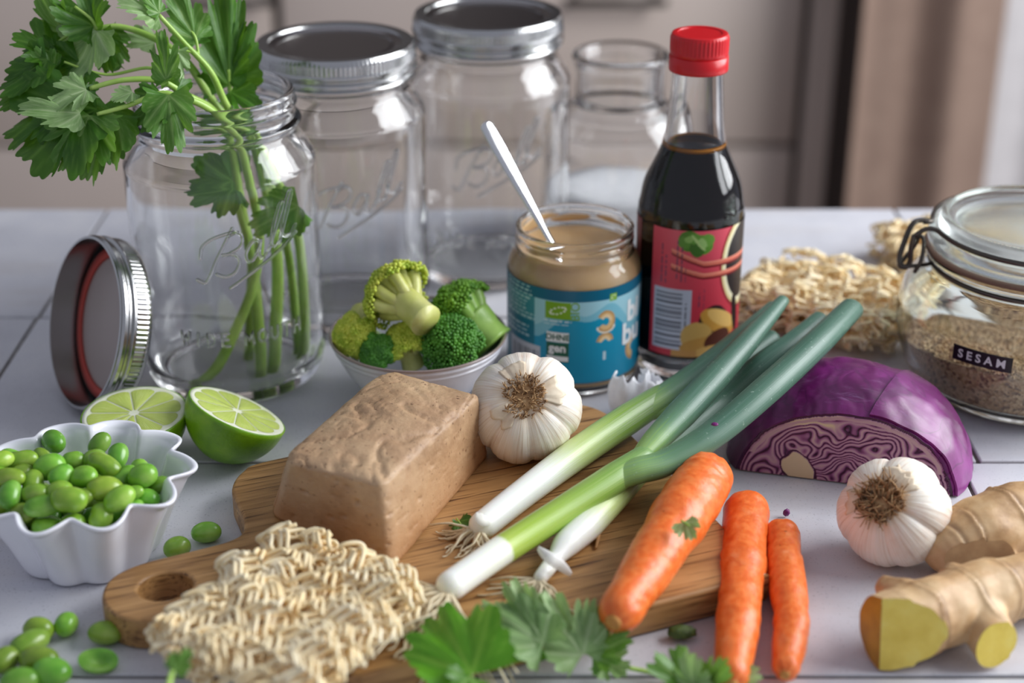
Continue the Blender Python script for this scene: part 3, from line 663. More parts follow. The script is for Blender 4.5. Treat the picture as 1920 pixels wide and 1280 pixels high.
# ------------------------------------------------------------------ smoked tofu
def tofu():
    t=thing('smoked_tofu','brown block of smoked tofu lying on the cutting board','tofu',(-.062,.625,BZ))
    bot=[(-.0510,.5668),(-.0130,.6610),(-.0700,.7000),(-.1085,.6110)]
    top=[(-.0535,.5745),(-.0172,.6500),(-.0600,.6760),(-.0965,.5940)]
    ex=lambda L,k,c=Vector((-.0605,.6340)):[(c.x+(x-c.x)*k,c.y+(y-c.y)*k) for x,y in L]
    bot=ex(bot,1.07); top=ex(top,1.06)
    H=.0385; n=40; nzv=22; v=[];f=[]
    def P(u,w,h):
        A=[Vector((b_[0]+(t_[0]-b_[0])*h,b_[1]+(t_[1]-b_[1])*h,0)) for b_,t_ in zip(bot,top)]
        p=(A[0]*(1-u)+A[1]*u)*(1-w)+(A[3]*(1-u)+A[2]*u)*w; return Vector((p.x,p.y,BZ+h*H+.0045*h*(1-(2*u-1)**2)*(1-(2*w-1)**2)))
    # rounded cube: remap a sphere-ish cube, with soft edges
    vid={}
    def sq(x,e): # superellipse softening of cube coordinates
        return x
    def soft(c):
        r=.12; q=Vector(c); i=Vector([max(-1+r,min(1-r,k)) for k in q]); d=q-i
        if d.length>1e-9:
            # spherical edge
            m=max(abs(k) for k in d)/r if r else 0
            d=d.normalized()*r*m
        o_=i+d; c_=.70; ax_,ay_=abs(o_.x)-c_,abs(o_.y)-c_
        if ax_>0 and ay_>0 and o_.y>0:                  # the far upright edges are well rounded
            k_=max(ax_,ay_)/math.hypot(ax_,ay_); o_.x=math.copysign(c_+ax_*k_,o_.x); o_.y=math.copysign(c_+ay_*k_,o_.y)
        return o_
    def add(c):
        k=tuple(round(x,6) for x in c)
        if k in vid: return vid[k]
        s_=soft(c); p=P((s_.x+1)/2,(s_.y+1)/2,max(0,(s_.z+1)/2 if s_.z>-.6 else (c[2]+1)/2))
        vid[k]=len(v); v.append(p); return vid[k]
    N=54
    g=[-1+2*i/N for i in range(N+1)]
    for ax in range(3):
        for sg in (-1,1):
            for i in range(N):
                for j in range(N):
                    qd=[]
                    for a,b_ in ((i,j),(i+1,j),(i+1,j+1),(i,j+1)):
                        c=[0,0,0]; c[ax]=sg; c[(ax+1)%3]=g[a]; c[(ax+2)%3]=g[b_]; qd.append(add(tuple(c)))
                    f.append(tuple(qd) if sg>0 else tuple(reversed(qd)))
    me=mkmesh('x',v,f); nrm=[x.normal.copy() for x in me.vertices]; bpy.data.meshes.remove(me)
    out=[]
    for p,nn in zip(v,nrm):
        d=.0007*mn.noise(p*30)+.0003*mn.noise(p*150)
        if nn.z>.6:  # cloth creases pressed into the top
            r1=1-abs(mn.noise(Vector((p.x*38+1.2*mn.noise(p*40),p.y*38,2)))); d-=.0013*max(0,(r1-.93)/.07)**1.5
            r2=1-abs(mn.noise(Vector((p.x*85+p.y*30,p.y*40+1.5*mn.noise(p*30),9)))); d-=.0008*max(0,(r2-.95)/.05)**1.5
        k=max(0,mn.noise(p*330)-.42); d-=.0040*k if nn.z<.6 else .0015*k
        if p.z<BZ+.001: d=0
        out.append(p+nn*d)
    m,nt,b=mat('smoked_tofu',rough=.5,sss=.06,ssr=(.01,.006,.004),sscale=.3)
    co=coords(nt); c=ramp(nt,nz(nt,co,40,6,.62),[(.28,S(146,112,82)),(.46,S(178,144,110)),(.62,S(194,162,126)),(.8,S(166,130,98))])
    pit=ramp(nt,nz(nt,co,420,3,.5),[(.28,S(110,76,54)),(.36,(1,1,1,1))]); c=mixc(nt,.7,c,pit,'MULTIPLY')
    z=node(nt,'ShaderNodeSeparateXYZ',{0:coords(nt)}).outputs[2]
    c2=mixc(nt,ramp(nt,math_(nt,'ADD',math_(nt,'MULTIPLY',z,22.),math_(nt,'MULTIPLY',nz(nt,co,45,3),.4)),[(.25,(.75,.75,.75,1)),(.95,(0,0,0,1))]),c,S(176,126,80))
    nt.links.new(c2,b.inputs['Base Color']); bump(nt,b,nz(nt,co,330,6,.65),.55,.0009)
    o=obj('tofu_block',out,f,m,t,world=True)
tofu()
# ------------------------------------------------------------------ garlic
M_gar,nt,b=mat('garlic_skin',rough=.42,sss=.25,ssr=(.01,.008,.006),sscale=.5)
co=node(nt,'ShaderNodeMapping',{'Vector':node(nt,'ShaderNodeAttribute',attribute_name='q').outputs['Vector'],'Scale':(1.0,9,9)}).outputs[0]
f1=nz(nt,co,2.6,5,.6); f2=nz(nt,coords(nt),55,4)
c=ramp(nt,f1,[(.30,S(206,184,164)),(.42,S(234,224,208)),(.6,S(243,237,226)),(.74,S(236,220,194))])
c=mixc(nt,ramp(nt,f2,[(.56,(0,0,0,1)),(.72,(.40,.40,.40,1))]),c,S(206,170,150))
qx=node(nt,'ShaderNodeSeparateXYZ',{0:node(nt,'ShaderNodeAttribute',attribute_name='q').outputs['Vector']}).outputs[0]
c=mixc(nt,ramp(nt,math_(nt,'ADD',qx,math_(nt,'MULTIPLY',f1,.16)),[(.14,(.8,.8,.8,1)),(.30,(0,0,0,1))]),c,S(220,186,132))
nt.links.new(c,b.inputs['Base Color']); bump(nt,b,f1,.35,.0007)
M_root=organic('dry_roots',[(.3,S(110,80,54)),(.55,S(176,138,94)),(.75,S(212,182,136))],260,3,rough=.8)
M_husk=organic('dry_husk',[(.3,S(206,184,156)),(.7,S(236,222,196))],120,4,rough=.6)
def garlic(label,cen,axis,R,seed,nl=9,sq=.86,wild=0):
    rng=random.Random(seed); q=qfrom(axis); t=thing('garlic_bulb',label,'garlic',cen,q,group='garlic bulbs')
    ph0=rng.random()*6; amp=[rng.uniform(.5,1.35) for _ in range(nl)]; lw=[rng.uniform(-.12,.12) for _ in range(nl)]
    def prof(th): # 0 = root pole, pi = neck
        r=1.0
        r-=.20*math.exp(-(th/.42)**2)                    # hollow at the root plate
        r+=.05*math.exp(-((th-pi)/.16)**2)*2.6
        return r
    def fn(th,ph):
        x=(ph+ph0)/(2*pi)*nl; i=int(math.floor(x)); fr=x-i
        l=1-abs(2*fr-1)**3.2; val=.055*(1-l)*amp[i%nl]
        wgt=math.sin(th)**.8 if th<2.7 else math.sin(2.7)**.8*max(0,(pi-th)/(pi-2.7))
        bulge=.05*math.sin(pi*((i*37)%nl)/nl)
        r=R*prof(th)*(1-(val-bulge*l*.8)*wgt)+R*.012*mn.noise(Vector((3*math.cos(ph)*4,3*math.sin(ph)*4,th*1.2+seed)))
        z=math.cos(th)*r*sq
        return Vector((r*math.sin(th)*math.cos(ph),r*math.sin(th)*math.sin(ph),z))
    v,f,qq=blob(fn,150,60); obj('bulb',v,f,M_gar,t,attrs={'q':('FLOAT_VECTOR',qq)})
    zt=R*.80*sq
    bb=Buf(); rp=R*.36
    v,f,_=lathe([(.0001,zt+.0014),(rp*.5,zt+.0012),(rp*.9,zt+.0002),(rp*1.08,zt-.0022)],20); bb.add([Vector(p)+Vector((0,0,.0008*mn.noise(Vector(p)*900))) for p in v],f)
    for k in range(230):
        a=rng.random()*2*pi; r=rp*math.sqrt(rng.random()); ln=rng.uniform(.0018,.0048)*(1+wild*.9); lean=rng.uniform(.2,1.2)
        b0=Vector((r*math.cos(a),r*math.sin(a),zt+.0004)); a2=a+rng.uniform(-1,1)
        d=Vector((math.cos(a2)*lean,math.sin(a2)*lean,1)).normalized(); d2=(d+Vector((rng.uniform(-.8,.8),rng.uniform(-.8,.8),rng.uniform(-.9,.1)))).normalized()
        v,f,_=tube([b0,b0+d*ln*.5,b0+d*ln*.5+d2*ln*.5],[.00034,.00032,.0002],5); bb.add(v,f)
    obj('root_tuft',bb.v,bb.f,M_root,t,kind='stuff')
    # torn papery skin around the root plate
    for k in range(3):
        a0=rng.random()*6.28; wd=rng.uniform(.25,.5); n=14; vv=[];ff=[]
        for i in range(n+1):
            a=a0+wd*(i/n-.5)*2
            for j in range(7):
                th=.36+(.34+.22*mn.noise(Vector((a*5,k,seed))))*j/6
                p=fn(th,a%(2*pi)); vv.append(p*(1.012+.02*(j/6)**2+.012*mn.noise(Vector((a*6,j*.4,k)))))
        for i in range(n):
            for j in range(6): ff.append((i*7+j,i*7+j+1,i*7+j+8,i*7+j+7))
        o=obj('torn_skin',vv,ff,M_husk,t); md=o.modifiers.new('s','SOLIDIFY'); md.thickness=.00025
    P=[(0,0,-R*sq*.97),(0.001,0.0,-R*sq*1.10),(.002,.001,-R*sq*1.2)]
    v,f,_=tube(P,[R*.17,R*.12,R*.10],10); obj('neck',v,f,M_husk,t)
    return t
vd=(Vector((0,0,HC))-Vector((.0065,.664,.04))).normalized()
ax=(vd*.95+Vector((-.05,0,1))*.33).normalized()
garlic('garlic bulb on the cutting board leaning on the tofu',(.0062,.6650,BZ+.0238),ax,.0260,3,7,.92)
vd=(Vector((0,0,HC))-Vector((.166,.6,.024))).normalized()
ax=(vd*.88+Vector((-.38,0,.42))).normalized()
garlic('garlic bulb on the tiles in front of the red cabbage',(.1665,.5985,.0218),ax,.0242,11,6,.88,1)
# a loose white clove husk
def husk():
    c=pl(1195,785,0); t=thing('garlic_husk','crumpled white garlic husk in front of the sauce bottle','garlic husk',c)
    rng=random.Random(2); M=organic('white_husk',[(.3,S(236,236,240)),(.7,S(250,250,252))],200,3,rough=.5,bs=300,bstr=.3,bdist=.0006,sss=.2,ssr=(.01,.01,.01),sscale=.4)
    for (cx,cyy,tilt,sz,hh,r0) in ((-.006,.003,.30,.0105,.0235,.2),(.0055,.004,-.25,.0095,.0205,1.4)):
        n=30;k=12;v=[];f=[]
        for j in range(k+1):
            u=j/k
            for i in range(n+1):
                a=-1.35*pi/2+1.35*pi*i/n+r0-pi/2
                r=sz*(math.sin(pi*min(.97,.12+u*.62))**.8)*(1+.14*math.sin(6*a+r0)*u+.10*mn.noise(Vector((a*2,u*3,r0))))
                z=hh*(u+.10*u*mn.noise(Vector((a*2.5,3,r0)))*1.6)
                v.append((cx+r*math.cos(a)+tilt*z*.3,cyy+r*math.sin(a)+.1*z,max(.0003,z+.0003)))
        for j in range(k):
            for i in range(n): f.append((j*(n+1)+i,j*(n+1)+i+1,(j+1)*(n+1)+i+1,(j+1)*(n+1)+i))
        o=obj('husk_shell',v,f,M,t); md=o.modifiers.new('s','SOLIDIFY'); md.thickness=.0003
    return t
husk()
# ------------------------------------------------------------------ lime halves
M_rind=organic('lime_rind',[(.3,S(86,134,12)),(.55,S(116,164,22)),(.8,S(150,188,48))],55,4,rough=.30,bs=800,bstr=.35,bdist=.0006,sss=.1,ssr=(.004,.01,.001),sscale=.3)
M_pith=organic('lime_pith',[(.3,S(226,232,196)),(.7,S(242,244,222))],200,3,rough=.5,sss=.2,ssr=(.008,.01,.004),sscale=.3)
m,nt,b=mat('lime_flesh',rough=.16,sss=.35,ssr=(.01,.014,.003),sscale=.45)
qv=node(nt,'ShaderNodeMapping',{'Vector':node(nt,'ShaderNodeAttribute',attribute_name='q').outputs['Vector'],'Scale':(1.6,26,1)}).outputs[0]
fl=nz(nt,qv,1.6,4,.6); c=ramp(nt,fl,[(.25,S(176,200,78)),(.5,S(198,216,104)),(.75,S(218,230,146))])
nt.links.new(c,b.inputs['Base Color']); bump(nt,b,fl,.45,.0008); M_flesh=m
def lime(label,c,axis,R,spin,nseg=10):
    q=qfrom(axis); t=thing('lime_half',label,'lime',c,q,group='lime halves')
    pr=[(R*math.cos(a),-R*1.02*math.sin(a)*(1+.06*(a/1.57)**6)) for a in np.linspace(0,pi/2-.02,18)]
    ins=[(.0001,-.0012),(R*.955,-.0010),(R*.962,.0002),(R*.985,.0002)]
    v,f,_=lathe(ins+pr+[(.0001,pr[-1][1]-.0006)],56); v=[Vector(p)*(1+.012*mn.noise(Vector(p)*60)) if p[2]<-.001 else p for p in v]; obj('rind',v,f,M_rind,t)
    v,f,_=lathe([(.0001,.0002),(R*.5,.0002),(R*.90,.0002),(R*.965,.0003),(R*.968,-.0009)],56); obj('pith',v,f,M_pith,t)
    for k in range(nseg):
        a0=spin+2*pi*k/nseg; da=pi/nseg; vv=[];qq=[];ff=[]; n=9;mr=8
        for j in range(mr+1):
            s_=j/mr
            for i in range(n+1):
                u=(i/n-.5)*2; rr=R*(.10+.775*s_*(1-.10*(abs(u)**4)))
                wdt=max(.05,1-.00032/(math.sin(da)*max(rr,.0025)))
                wdt=min(wdt,.97); a=a0+u*da*wdt
                edge=(1-abs(u)**3)*(1-(2*s_-1)**6)
                vv.append((rr*math.cos(a),rr*math.sin(a),.0003+.0005*edge)); qq.append((rr*40,a*1.0+k*3,0))
        for j in range(mr):
            for i in range(n): ff.append((j*(n+1)+i,(j+1)*(n+1)+i,(j+1)*(n+1)+i+1,j*(n+1)+i+1))
        obj('segment',vv,ff,M_flesh,t,attrs={'q':('FLOAT_VECTOR',qq)})
    return t
lime('lime half lying cut side up behind the bean bowl',(-.1822,.6815,.0266),Vector((-.02,-.06,1)),.0255,.3)
_r,_u,_t=vb(442,764); n2=(.31*_t+.951*(.47*_r+.88*_u)).normalized()
lime('lime half tipped to the right beside the cutting board',(-.1330,.6845,.0262),n2,.0250,.1)
# ------------------------------------------------------------------ carrots
m,nt,b=mat('carrot_skin',rough=.34,sss=.22,ssr=(.012,.004,.001),sscale=.35)
qv=node(nt,'ShaderNodeAttribute',attribute_name='q').outputs['Vector']
fa=nz(nt,node(nt,'ShaderNodeMapping',{'Vector':qv,'Scale':(16,1.3,1.3)}).outputs[0],2.2,6,.65); fb=nz(nt,coords(nt),130,5)
c=ramp(nt,fa,[(.25,S(212,88,22)),(.45,S(230,108,38)),(.62,S(238,130,62)),(.8,S(232,114,48))])
c=mixc(nt,ramp(nt,fb,[(.60,(0,0,0,1)),(.75,(.6,.6,.6,1))]),c,S(244,160,104))
c=mixc(nt,ramp(nt,nz(nt,coords(nt),210,2),[(.73,(0,0,0,1)),(.78,(.6,.6,.6,1))]),c,S(150,74,30))
nt.links.new(c,b.inputs['Base Color']); bump(nt,b,math_(nt,'ADD',fa,math_(nt,'MULTIPLY',fb,.5)),.4,.0009); M_car=m
def carrot(label,P,rad,seed,tip):
    L=catm(P,14); n=len(L); rd=interp(rad,n); rng=random.Random(seed)
    base=Vector(P[0]); t=thing('carrot',label,'carrot',base,group='carrots')
    v,f,q=tube(L,rd,40,roundend=True)
    out=[]; me=mkmesh('x',v,f); nr=[x.normal.copy() for x in me.vertices]; bpy.data.meshes.remove(me)
    for p,nn,qq in zip(v,nr,q):
        s_=qq[0]; d=.0009*mn.noise(Vector((s_*9,seed,0)))+.0007*mn.noise(p*45+Vector((seed,0,0)))
        cr=1-abs(mn.noise(Vector((s_*26+seed*3,qq[1]*.6,qq[2]*.6)))); d-=.0007*max(0,(cr-.86)/.14)
        out.append(p+nn*d)
    obj('root',out,f,M_car,t,attrs={'q':('FLOAT_VECTOR',q)},world=True)
    e=L[0]; d=(L[0]-L[1]).normalized()
    v,f,_=tube([e+d*rd[0]*.88,e+d*(rd[0]*1.0)],[rd[0]*.42,rd[0]*.30],14,roundend=False); obj('stem_scar',v,f,organic('carrot_scar',[(.3,S(176,120,50)),(.7,S(214,150,76))],500,3,rough=.7),t,world=True)
def onb(px,py,r,extra=0.): return pl(px,py,BZ+r+extra)
def ont(px,py,r): return pl(px,py,r)
carrot('thickest carrot lying across the right end of the cutting board',[pl(1163,1146,BZ+.0105),pl(1197,1092,BZ+.0112),pl(1250,1010,BZ+.0125),pl(1296,938,BZ+.0135),pl(1322,897,BZ+.0140)],[.0087,.0098,.0118,.0134,.0122],4,0)
carrot('middle carrot lying on the tiles against the board corner',[pl(1372,1262,.0095),pl(1385,1150,.0106),pl(1394,1050,.0116),pl(1400,962,.0120)],[.0072,.0090,.0098,.0106],9,0)
carrot('thin short carrot lying on the tiles, rightmost of the three',[pl(1474,1250,.0070),pl(1484,1165,.0080),pl(1474,1080,.0090),pl(1466,1005,.0095)],[.0055,.0074,.0083,.0080],15,0)
# ------------------------------------------------------------------ red cabbage piece
def cabbage():
    A=Vector((.1075,.6735,0)); B=Vector((.2084,.6475,0)); xd=(B-A).normalized(); nd=Vector((xd.y,-xd.x,0))  # nd points to the viewer
    mid=(A+B)/2; cen=mid-nd*.026
    t=thing('red_cabbage','cut piece of red cabbage with its swirled cut face to the front','cabbage',cen,qfrom(Vector((0,0,1)),xd))
    rx,ry,rz=.0585,.054,.0475
    def rad(dv): # wobbling skin, direction -> multiplier
        return 1+.020*mn.noise(dv*2.2+Vector((5,0,0)))+.010*mn.noise(dv*7)
    def shell(nu=180,nv=90,s_=1.,flt=None):
        bm=bmesh.new(); bmesh.ops.create_uvsphere(bm,u_segments=nu,v_segments=nv,radius=1)
        for p in bm.verts:
            d=p.co.normalized(); k=rad(d)*s_; k+= -.010*(1 if s_==1. else .25)*max(0,1-abs(mn.noise(Vector((math.atan2(d.z,d.x)*4.5+mn.noise(d*3),d.y*.8,3))))/.12)
            p.co=Vector((d.x*rx*k,d.y*ry*k,d.z*rz*k))
        return bm
    fy=-.026
    def clip(bm):
        g_=lambda:list(bm.verts)+list(bm.edges)+list(bm.faces)
        bmesh.ops.bisect_plane(bm,geom=g_(),plane_co=(0,0,.0004),plane_no=(0,0,-1),clear_outer=True)
        bmesh.ops.bisect_plane(bm,geom=g_(),plane_co=(0,fy,.0),plane_no=(0,-1,-.10),clear_outer=True)
    bm=shell(); clip(bm)
    # bottom cap only (front is a separate cut face)
    be=[e for e in bm.edges if e.is_boundary]; 
    bmesh.ops.holes_fill(bm,edges=be)
    bm.verts.index_update(); v=[p.co.copy() for p in bm.verts]; f=[tuple(x.index for x in p.verts) for p in bm.faces]
    # outline of the front face
    bm.free()
    m,nt,b=mat('cabbage_skin',rough=.26,sss=.08,ssr=(.01,.002,.008),sscale=.3,coat=.08,croug=.3)
    co=coords(nt); f1=nz(nt,co,24,5,.6); f2=nz(nt,coords(nt,'obj',(1,3.0,1)),60,5,.6,1.5)
    c=ramp(nt,f1,[(.28,S(64,12,52)),(.48,S(102,22,90)),(.66,S(134,42,124)),(.8,S(112,42,108))])
    vn=math_(nt,'ABSOLUTE',math_(nt,'SUBTRACT',nz(nt,co,42,2,.5,.8),.5)); c=mixc(nt,ramp(nt,vn,[(.0,(.55,.55,.55,1)),(.022,(0,0,0,1))]),c,S(70,16,66))
    c=mixc(nt,ramp(nt,f2,[(.58,(0,0,0,1)),(.8,(.35,.35,.35,1))]),c,S(160,120,170))
    nt.links.new(c,b.inputs['Base Color']); bump(nt,b,f1,.25,.002); nt.links.new(ramp(nt,f2,[(.35,(.34,.34,.34,1)),(.7,(.50,.50,.50,1))]),b.inputs['Roughness'])
    o=obj('head',v,f,m,t); sharp(o,38)
    # overlapping outer leaf on the right
    bm=shell(220,110,1.022); clip(bm)
    for co_,no_ in (((.013,0,0),(-1,.30,.12)),((0,fy+.0004,0),(0,-1,-.10))):
        bmesh.ops.bisect_plane(bm,geom=list(bm.verts)+list(bm.edges)+list(bm.faces),plane_co=co_,plane_no=no_,clear_outer=True)
    bm.verts.index_update(); v=[p.co.copy() for p in bm.verts]; f=[tuple(x.index for x in p.verts) for p in bm.faces]; bm.free()
    o=obj('outer_leaf',v,f,m,t); md=o.modifiers.new('s','SOLIDIFY'); md.thickness=.0014; md.offset=-.6; apply(o); sharp(o,30)
    # cut face: dense fan grid with shallow relief; pattern from folded leaf layers
    y_at=lambda z: fy-.10*z
    prof=[]
    for i in range(97):
        a=pi*i/96; lo,hi=0.,.07
        for _ in range(30):
            md_=(lo+hi)/2; x=md_*math.cos(a); z=md_*math.sin(a); y=y_at(z); d=Vector((x/rx,y/ry,z/rz)); dn=d.normalized()
            k=rad(dn)-.010*max(0,1-abs(mn.noise(Vector((math.atan2(dn.z,dn.x)*4.5+mn.noise(dn*3),dn.y*.8,3))))/.12)
            if d.length<k: lo=md_
            else: hi=md_
        prof.append(lo)
    m,nt,b=mat('cabbage_cut',rough=.38,sss=.1,ssr=(.01,.006,.008),sscale=.2)
    fold=node(nt,'ShaderNodeAttribute',attribute_name='fold').outputs['Fac']
    c=ramp(nt,fold,[(.0,S(66,6,54)),(.20,S(80,10,66)),(.33,S(132,66,114)),(.55,S(166,118,146)),(.82,S(190,158,156)),(1.,S(212,194,152))])
    nt.links.new(c,b.inputs['Base Color'])
    return t,m,prof,y_at
def cabbage_face():
    t,m,prof,y_at=cabbage()
    # fine lattice (about 0.35 mm) clipped to the outline
    st=.00036; xs=np.arange(-.054,.054,st); zs=np.arange(.0006,.046,st); idm=-np.ones((len(zs),len(xs)),int); v=[];fold=[]
    def field(x,z,r):
        p=Vector((x*1000,z*1000,0))
        w1=Vector((mn.noise(p*.055+Vector((3,1,0))),mn.noise(p*.055+Vector((11,5,0))),0))*21*(1-r**5)
        w2=Vector((mn.noise(p*.16+Vector((7,2,0))),mn.noise(p*.16+Vector((1,9,0))),0))*7*(1-r**4)
        pw=p+w1+w2
        q_=Vector((pw.x-2,pw.y+4,0)); rr=math.hypot(q_.x,q_.y*1.25)
        e=.235*rr+.8*mn.noise(pw*.07)
        e=e*(1-r**6)+r**6*(r*13)             # hugging the outside
        fr=e-math.floor(e); l=min(fr,1-fr)*2  # 0 on a leaf surface, 1 mid leaf
        th=.5+.5*mn.noise(pw*.05+Vector((20,3,0)))
        rib=max(0,mn.noise(Vector((pw.x*.045,pw.y*.045,8)))-.15)*2.2
        val=min(1,(l**.8)*(.62+.3*th)+rib*l*.8)
        return val
    for j,z in enumerate(zs):
        for i,x in enumerate(xs):
            a=math.atan2(z,x); rm=np.interp(a,np.linspace(0,pi,97),prof); r=math.hypot(x,z)/rm
            if r<=1.0:
                idm[j,i]=len(v); val=field(x,z,r)
                if r>.965: val=.05
                elif r>.90: val=max(val,.75*min(1,(.965-r)/.02)*min(1,(r-.90)/.01)) if z>.012 else val
                # stalk piece at the lower left
                d=math.hypot((x+.021+.3*(z-.0045))/.0072,(z-.0045)/.0095)+.35*mn.noise(Vector((x*160,z*160,4)))
                if d<1: val=.97
                elif d<1.13: val=.05
                dark=max(0,.14-val)
                v.append((x,y_at(z)-.0004+.0011*dark/.14,z)); fold.append(val)
    f=[]
    for j in range(len(zs)-1):
        for i in range(len(xs)-1):
            q=(idm[j,i],idm[j,i+1],idm[j+1,i+1],idm[j+1,i])
            if min(q)>=0: f.append(q)
    obj('cut_face',v,f,m,t,attrs={'fold':('FLOAT',fold)})
cabbage_face()
# ------------------------------------------------------------------ spring onions
def onion_mats():
    out=[]
    m,nt,b=mat('onion_shaft',rough=.28,sss=.25,ssr=(.01,.012,.006),sscale=.4)
    q=node(nt,'ShaderNodeAttribute',attribute_name='q').outputs['Vector']; x=node(nt,'ShaderNodeSeparateXYZ',{0:q}).outputs[0]
    st=nz(nt,node(nt,'ShaderNodeMapping',{'Vector':q,'Scale':(1.2,14,14)}).outputs[0],1.6,4,.6)
    u=math_(nt,'ADD',x,math_(nt,'MULTIPLY',math_(nt,'SUBTRACT',st,.5),.30))
    c=ramp(nt,u,[(.0,S(236,234,220)),(.06,S(246,247,242)),(.34,S(244,247,236)),(.50,S(196,214,134)),(.70,S(140,176,74)),(1.,S(104,142,84))])
    c=mixc(nt,ramp(nt,st,[(.45,(0,0,0,1)),(.75,(.35,.35,.35,1))]),c,S(238,242,220))
    nt.links.new(c,b.inputs['Base Color']); bump(nt,b,st,.2,.0005); out.append(m)
    m,nt,b=mat('onion_shaft_green',rough=.28,sss=.25,ssr=(.01,.012,.004),sscale=.4)
    q=node(nt,'ShaderNodeAttribute',attribute_name='q').outputs['Vector']; x=node(nt,'ShaderNodeSeparateXYZ',{0:q}).outputs[0]
    st=nz(nt,node(nt,'ShaderNodeMapping',{'Vector':q,'Scale':(1.2,14,14)}).outputs[0],1.6,4,.6)
    c=ramp(nt,x,[(.0,S(236,234,220)),(.05,S(248,248,244)),(.285,S(244,246,232)),(.30,S(176,200,80)),(.40,S(164,196,70)),(.72,S(138,176,76)),(1.,S(110,150,92))])
    c=mixc(nt,ramp(nt,st,[(.45,(0,0,0,1)),(.75,(.4,.4,.4,1))]),c,S(206,222,150))
    nt.links.new(c,b.inputs['Base Color']); bump(nt,b,st,.2,.0005); out.append(m)
    m,nt,b=mat('onion_leaf',rough=.36,sss=.08,ssr=(.004,.008,.003),sscale=.3)
    q=node(nt,'ShaderNodeAttribute',attribute_name='q').outputs['Vector']; x=node(nt,'ShaderNodeSeparateXYZ',{0:q}).outputs[0]
    st=nz(nt,node(nt,'ShaderNodeMapping',{'Vector':q,'Scale':(2,10,10)}).outputs[0],2,5,.65); sp=nz(nt,coords(nt),520,3)
    c=ramp(nt,math_(nt,'ADD',x,math_(nt,'MULTIPLY',math_(nt,'SUBTRACT',st,.5),.2)),[(.0,S(158,190,92)),(.12,S(140,176,96)),(.22,S(96,136,98)),(.34,S(76,114,92)),(.7,S(68,104,86)),(1.,S(84,120,102))])
    c=mixc(nt,ramp(nt,st,[(.45,(0,0,0,1)),(.8,(.55,.55,.55,1))]),c,S(124,152,138))
    c=mixc(nt,ramp(nt,sp,[(.66,(0,0,0,1)),(.74,(.5,.5,.5,1))]),c,S(180,200,184))
    nt.links.new(c,b.inputs['Base Color']); bump(nt,b,st,.18,.0006); out.append(m)
    return out
M_sh,M_shg,M_lf=onion_mats()
M_rt=organic('onion_root',[(.3,S(206,188,150)),(.7,S(232,220,190))],300,3,rough=.6)
M_film=flatm('onion_film',S(250,250,246),.4,alpha=.62)
def P3(L): return [pl(a,b,c) for a,b,c in L]
def onion(label,shaft,srad,leaves,rootn,rseed,m=None,rlen=.02,rdir=None,stub=None,film=None):
    sp=P3(shaft); t=thing('spring_onion',label,'spring onion',sp[0],group='spring onions')
    L=catm(sp,12); v,f,q=tube(L,srad,28,roundend=True); obj('shaft',v,f,m or M_sh,t,attrs={'q':('FLOAT_VECTOR',q)},world=True)
    for lv,rd in leaves:
        L=catm(P3(lv),14); v,f,q=tube(L,rd,24,cap=True,flat=.86); obj('leaf',v,f,M_lf,t,attrs={'q':('FLOAT_VECTOR',q)},world=True)
    rng=random.Random(rseed); b=Buf(); d0=(sp[0]-sp[1]).normalized(); e=sp[0]+d0*srad[0]*.7; sd=d0.cross(Vector((0,0,1))).normalized()
    for k in range(rootn):
        a=rng.uniform(-1.25,1.25); dd=(d0*math.cos(a)+sd*math.sin(a)+Vector((0,0,rng.uniform(-.5,.25)))).normalized(); p=e+sd*srad[0]*.6*math.sin(a); P=[p-dd*.002]; ln=rng.uniform(.35,1.)*rlen; n=9
        tn=rng.uniform(-.6,.6)
        for i in range(n):
            dd=(dd+sd*(tn*.25+rng.uniform(-.35,.35))+Vector((0,0,-.10+rng.uniform(-.2,.2)))).normalized(); p=p+dd*ln/n
            fl=(BZ if inboard(p) else 0)+.0006
            if p.z<fl: p=Vector((p.x,p.y,fl+rng.random()*.0008))
            P.append(p)
        v,f,_=tube(catm(P,3),[.00066,.00056,.00036],5); b.add(v,f)
    obj('roots',b.v,b.f,M_rt,t,kind='stuff',world=True)
    for pts,wd in (film or []):
        P=catm(P3(pts),8); v=[];f=[]
        for i,p in enumerate(P):
            w=wd*math.sin(pi*(.12+.80*i/(len(P)-1))); dv=(P[min(i+1,len(P)-1)]-P[max(i-1,0)]).normalized(); sdv=dv.cross(TOC+Vector((0,0,.4))).normalized()
            for s_ in (-1,-.3,.4,1): v.append(p+sdv*w*s_+Vector((0,0,.0012*(1-s_*s_))))
        for i in range(len(P)-1):
            for j in range(3): f.append((i*4+j,i*4+j+1,i*4+j+5,i*4+j+4))
        o=obj('skin_flap',v,f,M_film,t,world=True); md=o.modifiers.new('s','SOLIDIFY'); md.thickness=.0003
    return t
def inboard(p):
    u=p.x*math.cos(BA)+p.y*math.sin(BA); v_=-p.x*math.sin(BA)+p.y*math.cos(BA); return .118<u<.309 and .48<v_<.653
onion('spring onion on top of the bunch with a bright green middle',
  [(845,1098,.0240),(905,1056,.0245),(962,1018,.0250),(1062,954,.028),(1150,898,.0315),(1205,862,.0335)],[.0062,.0063,.0064,.0066,.0070,.0062],
  [([(1095,933,.0292),(1150,899,.0316),(1195,882,.0340),(1250,866,.0350),(1340,812,.0410),(1440,728,.0500),(1530,645,.0555),(1597,578,.0580)],[.0040,.0062,.0066,.0066,.0070,.0074,.0072,.0062]),
   ([(1180,880,.033),(1225,830,.0365),(1278,775,.0405),(1340,708,.046),(1405,636,.053),(1469,562,.060)],[.0030,.0060,.0074,.0072,.0058,.0032])],110,3,M_shg,.055)
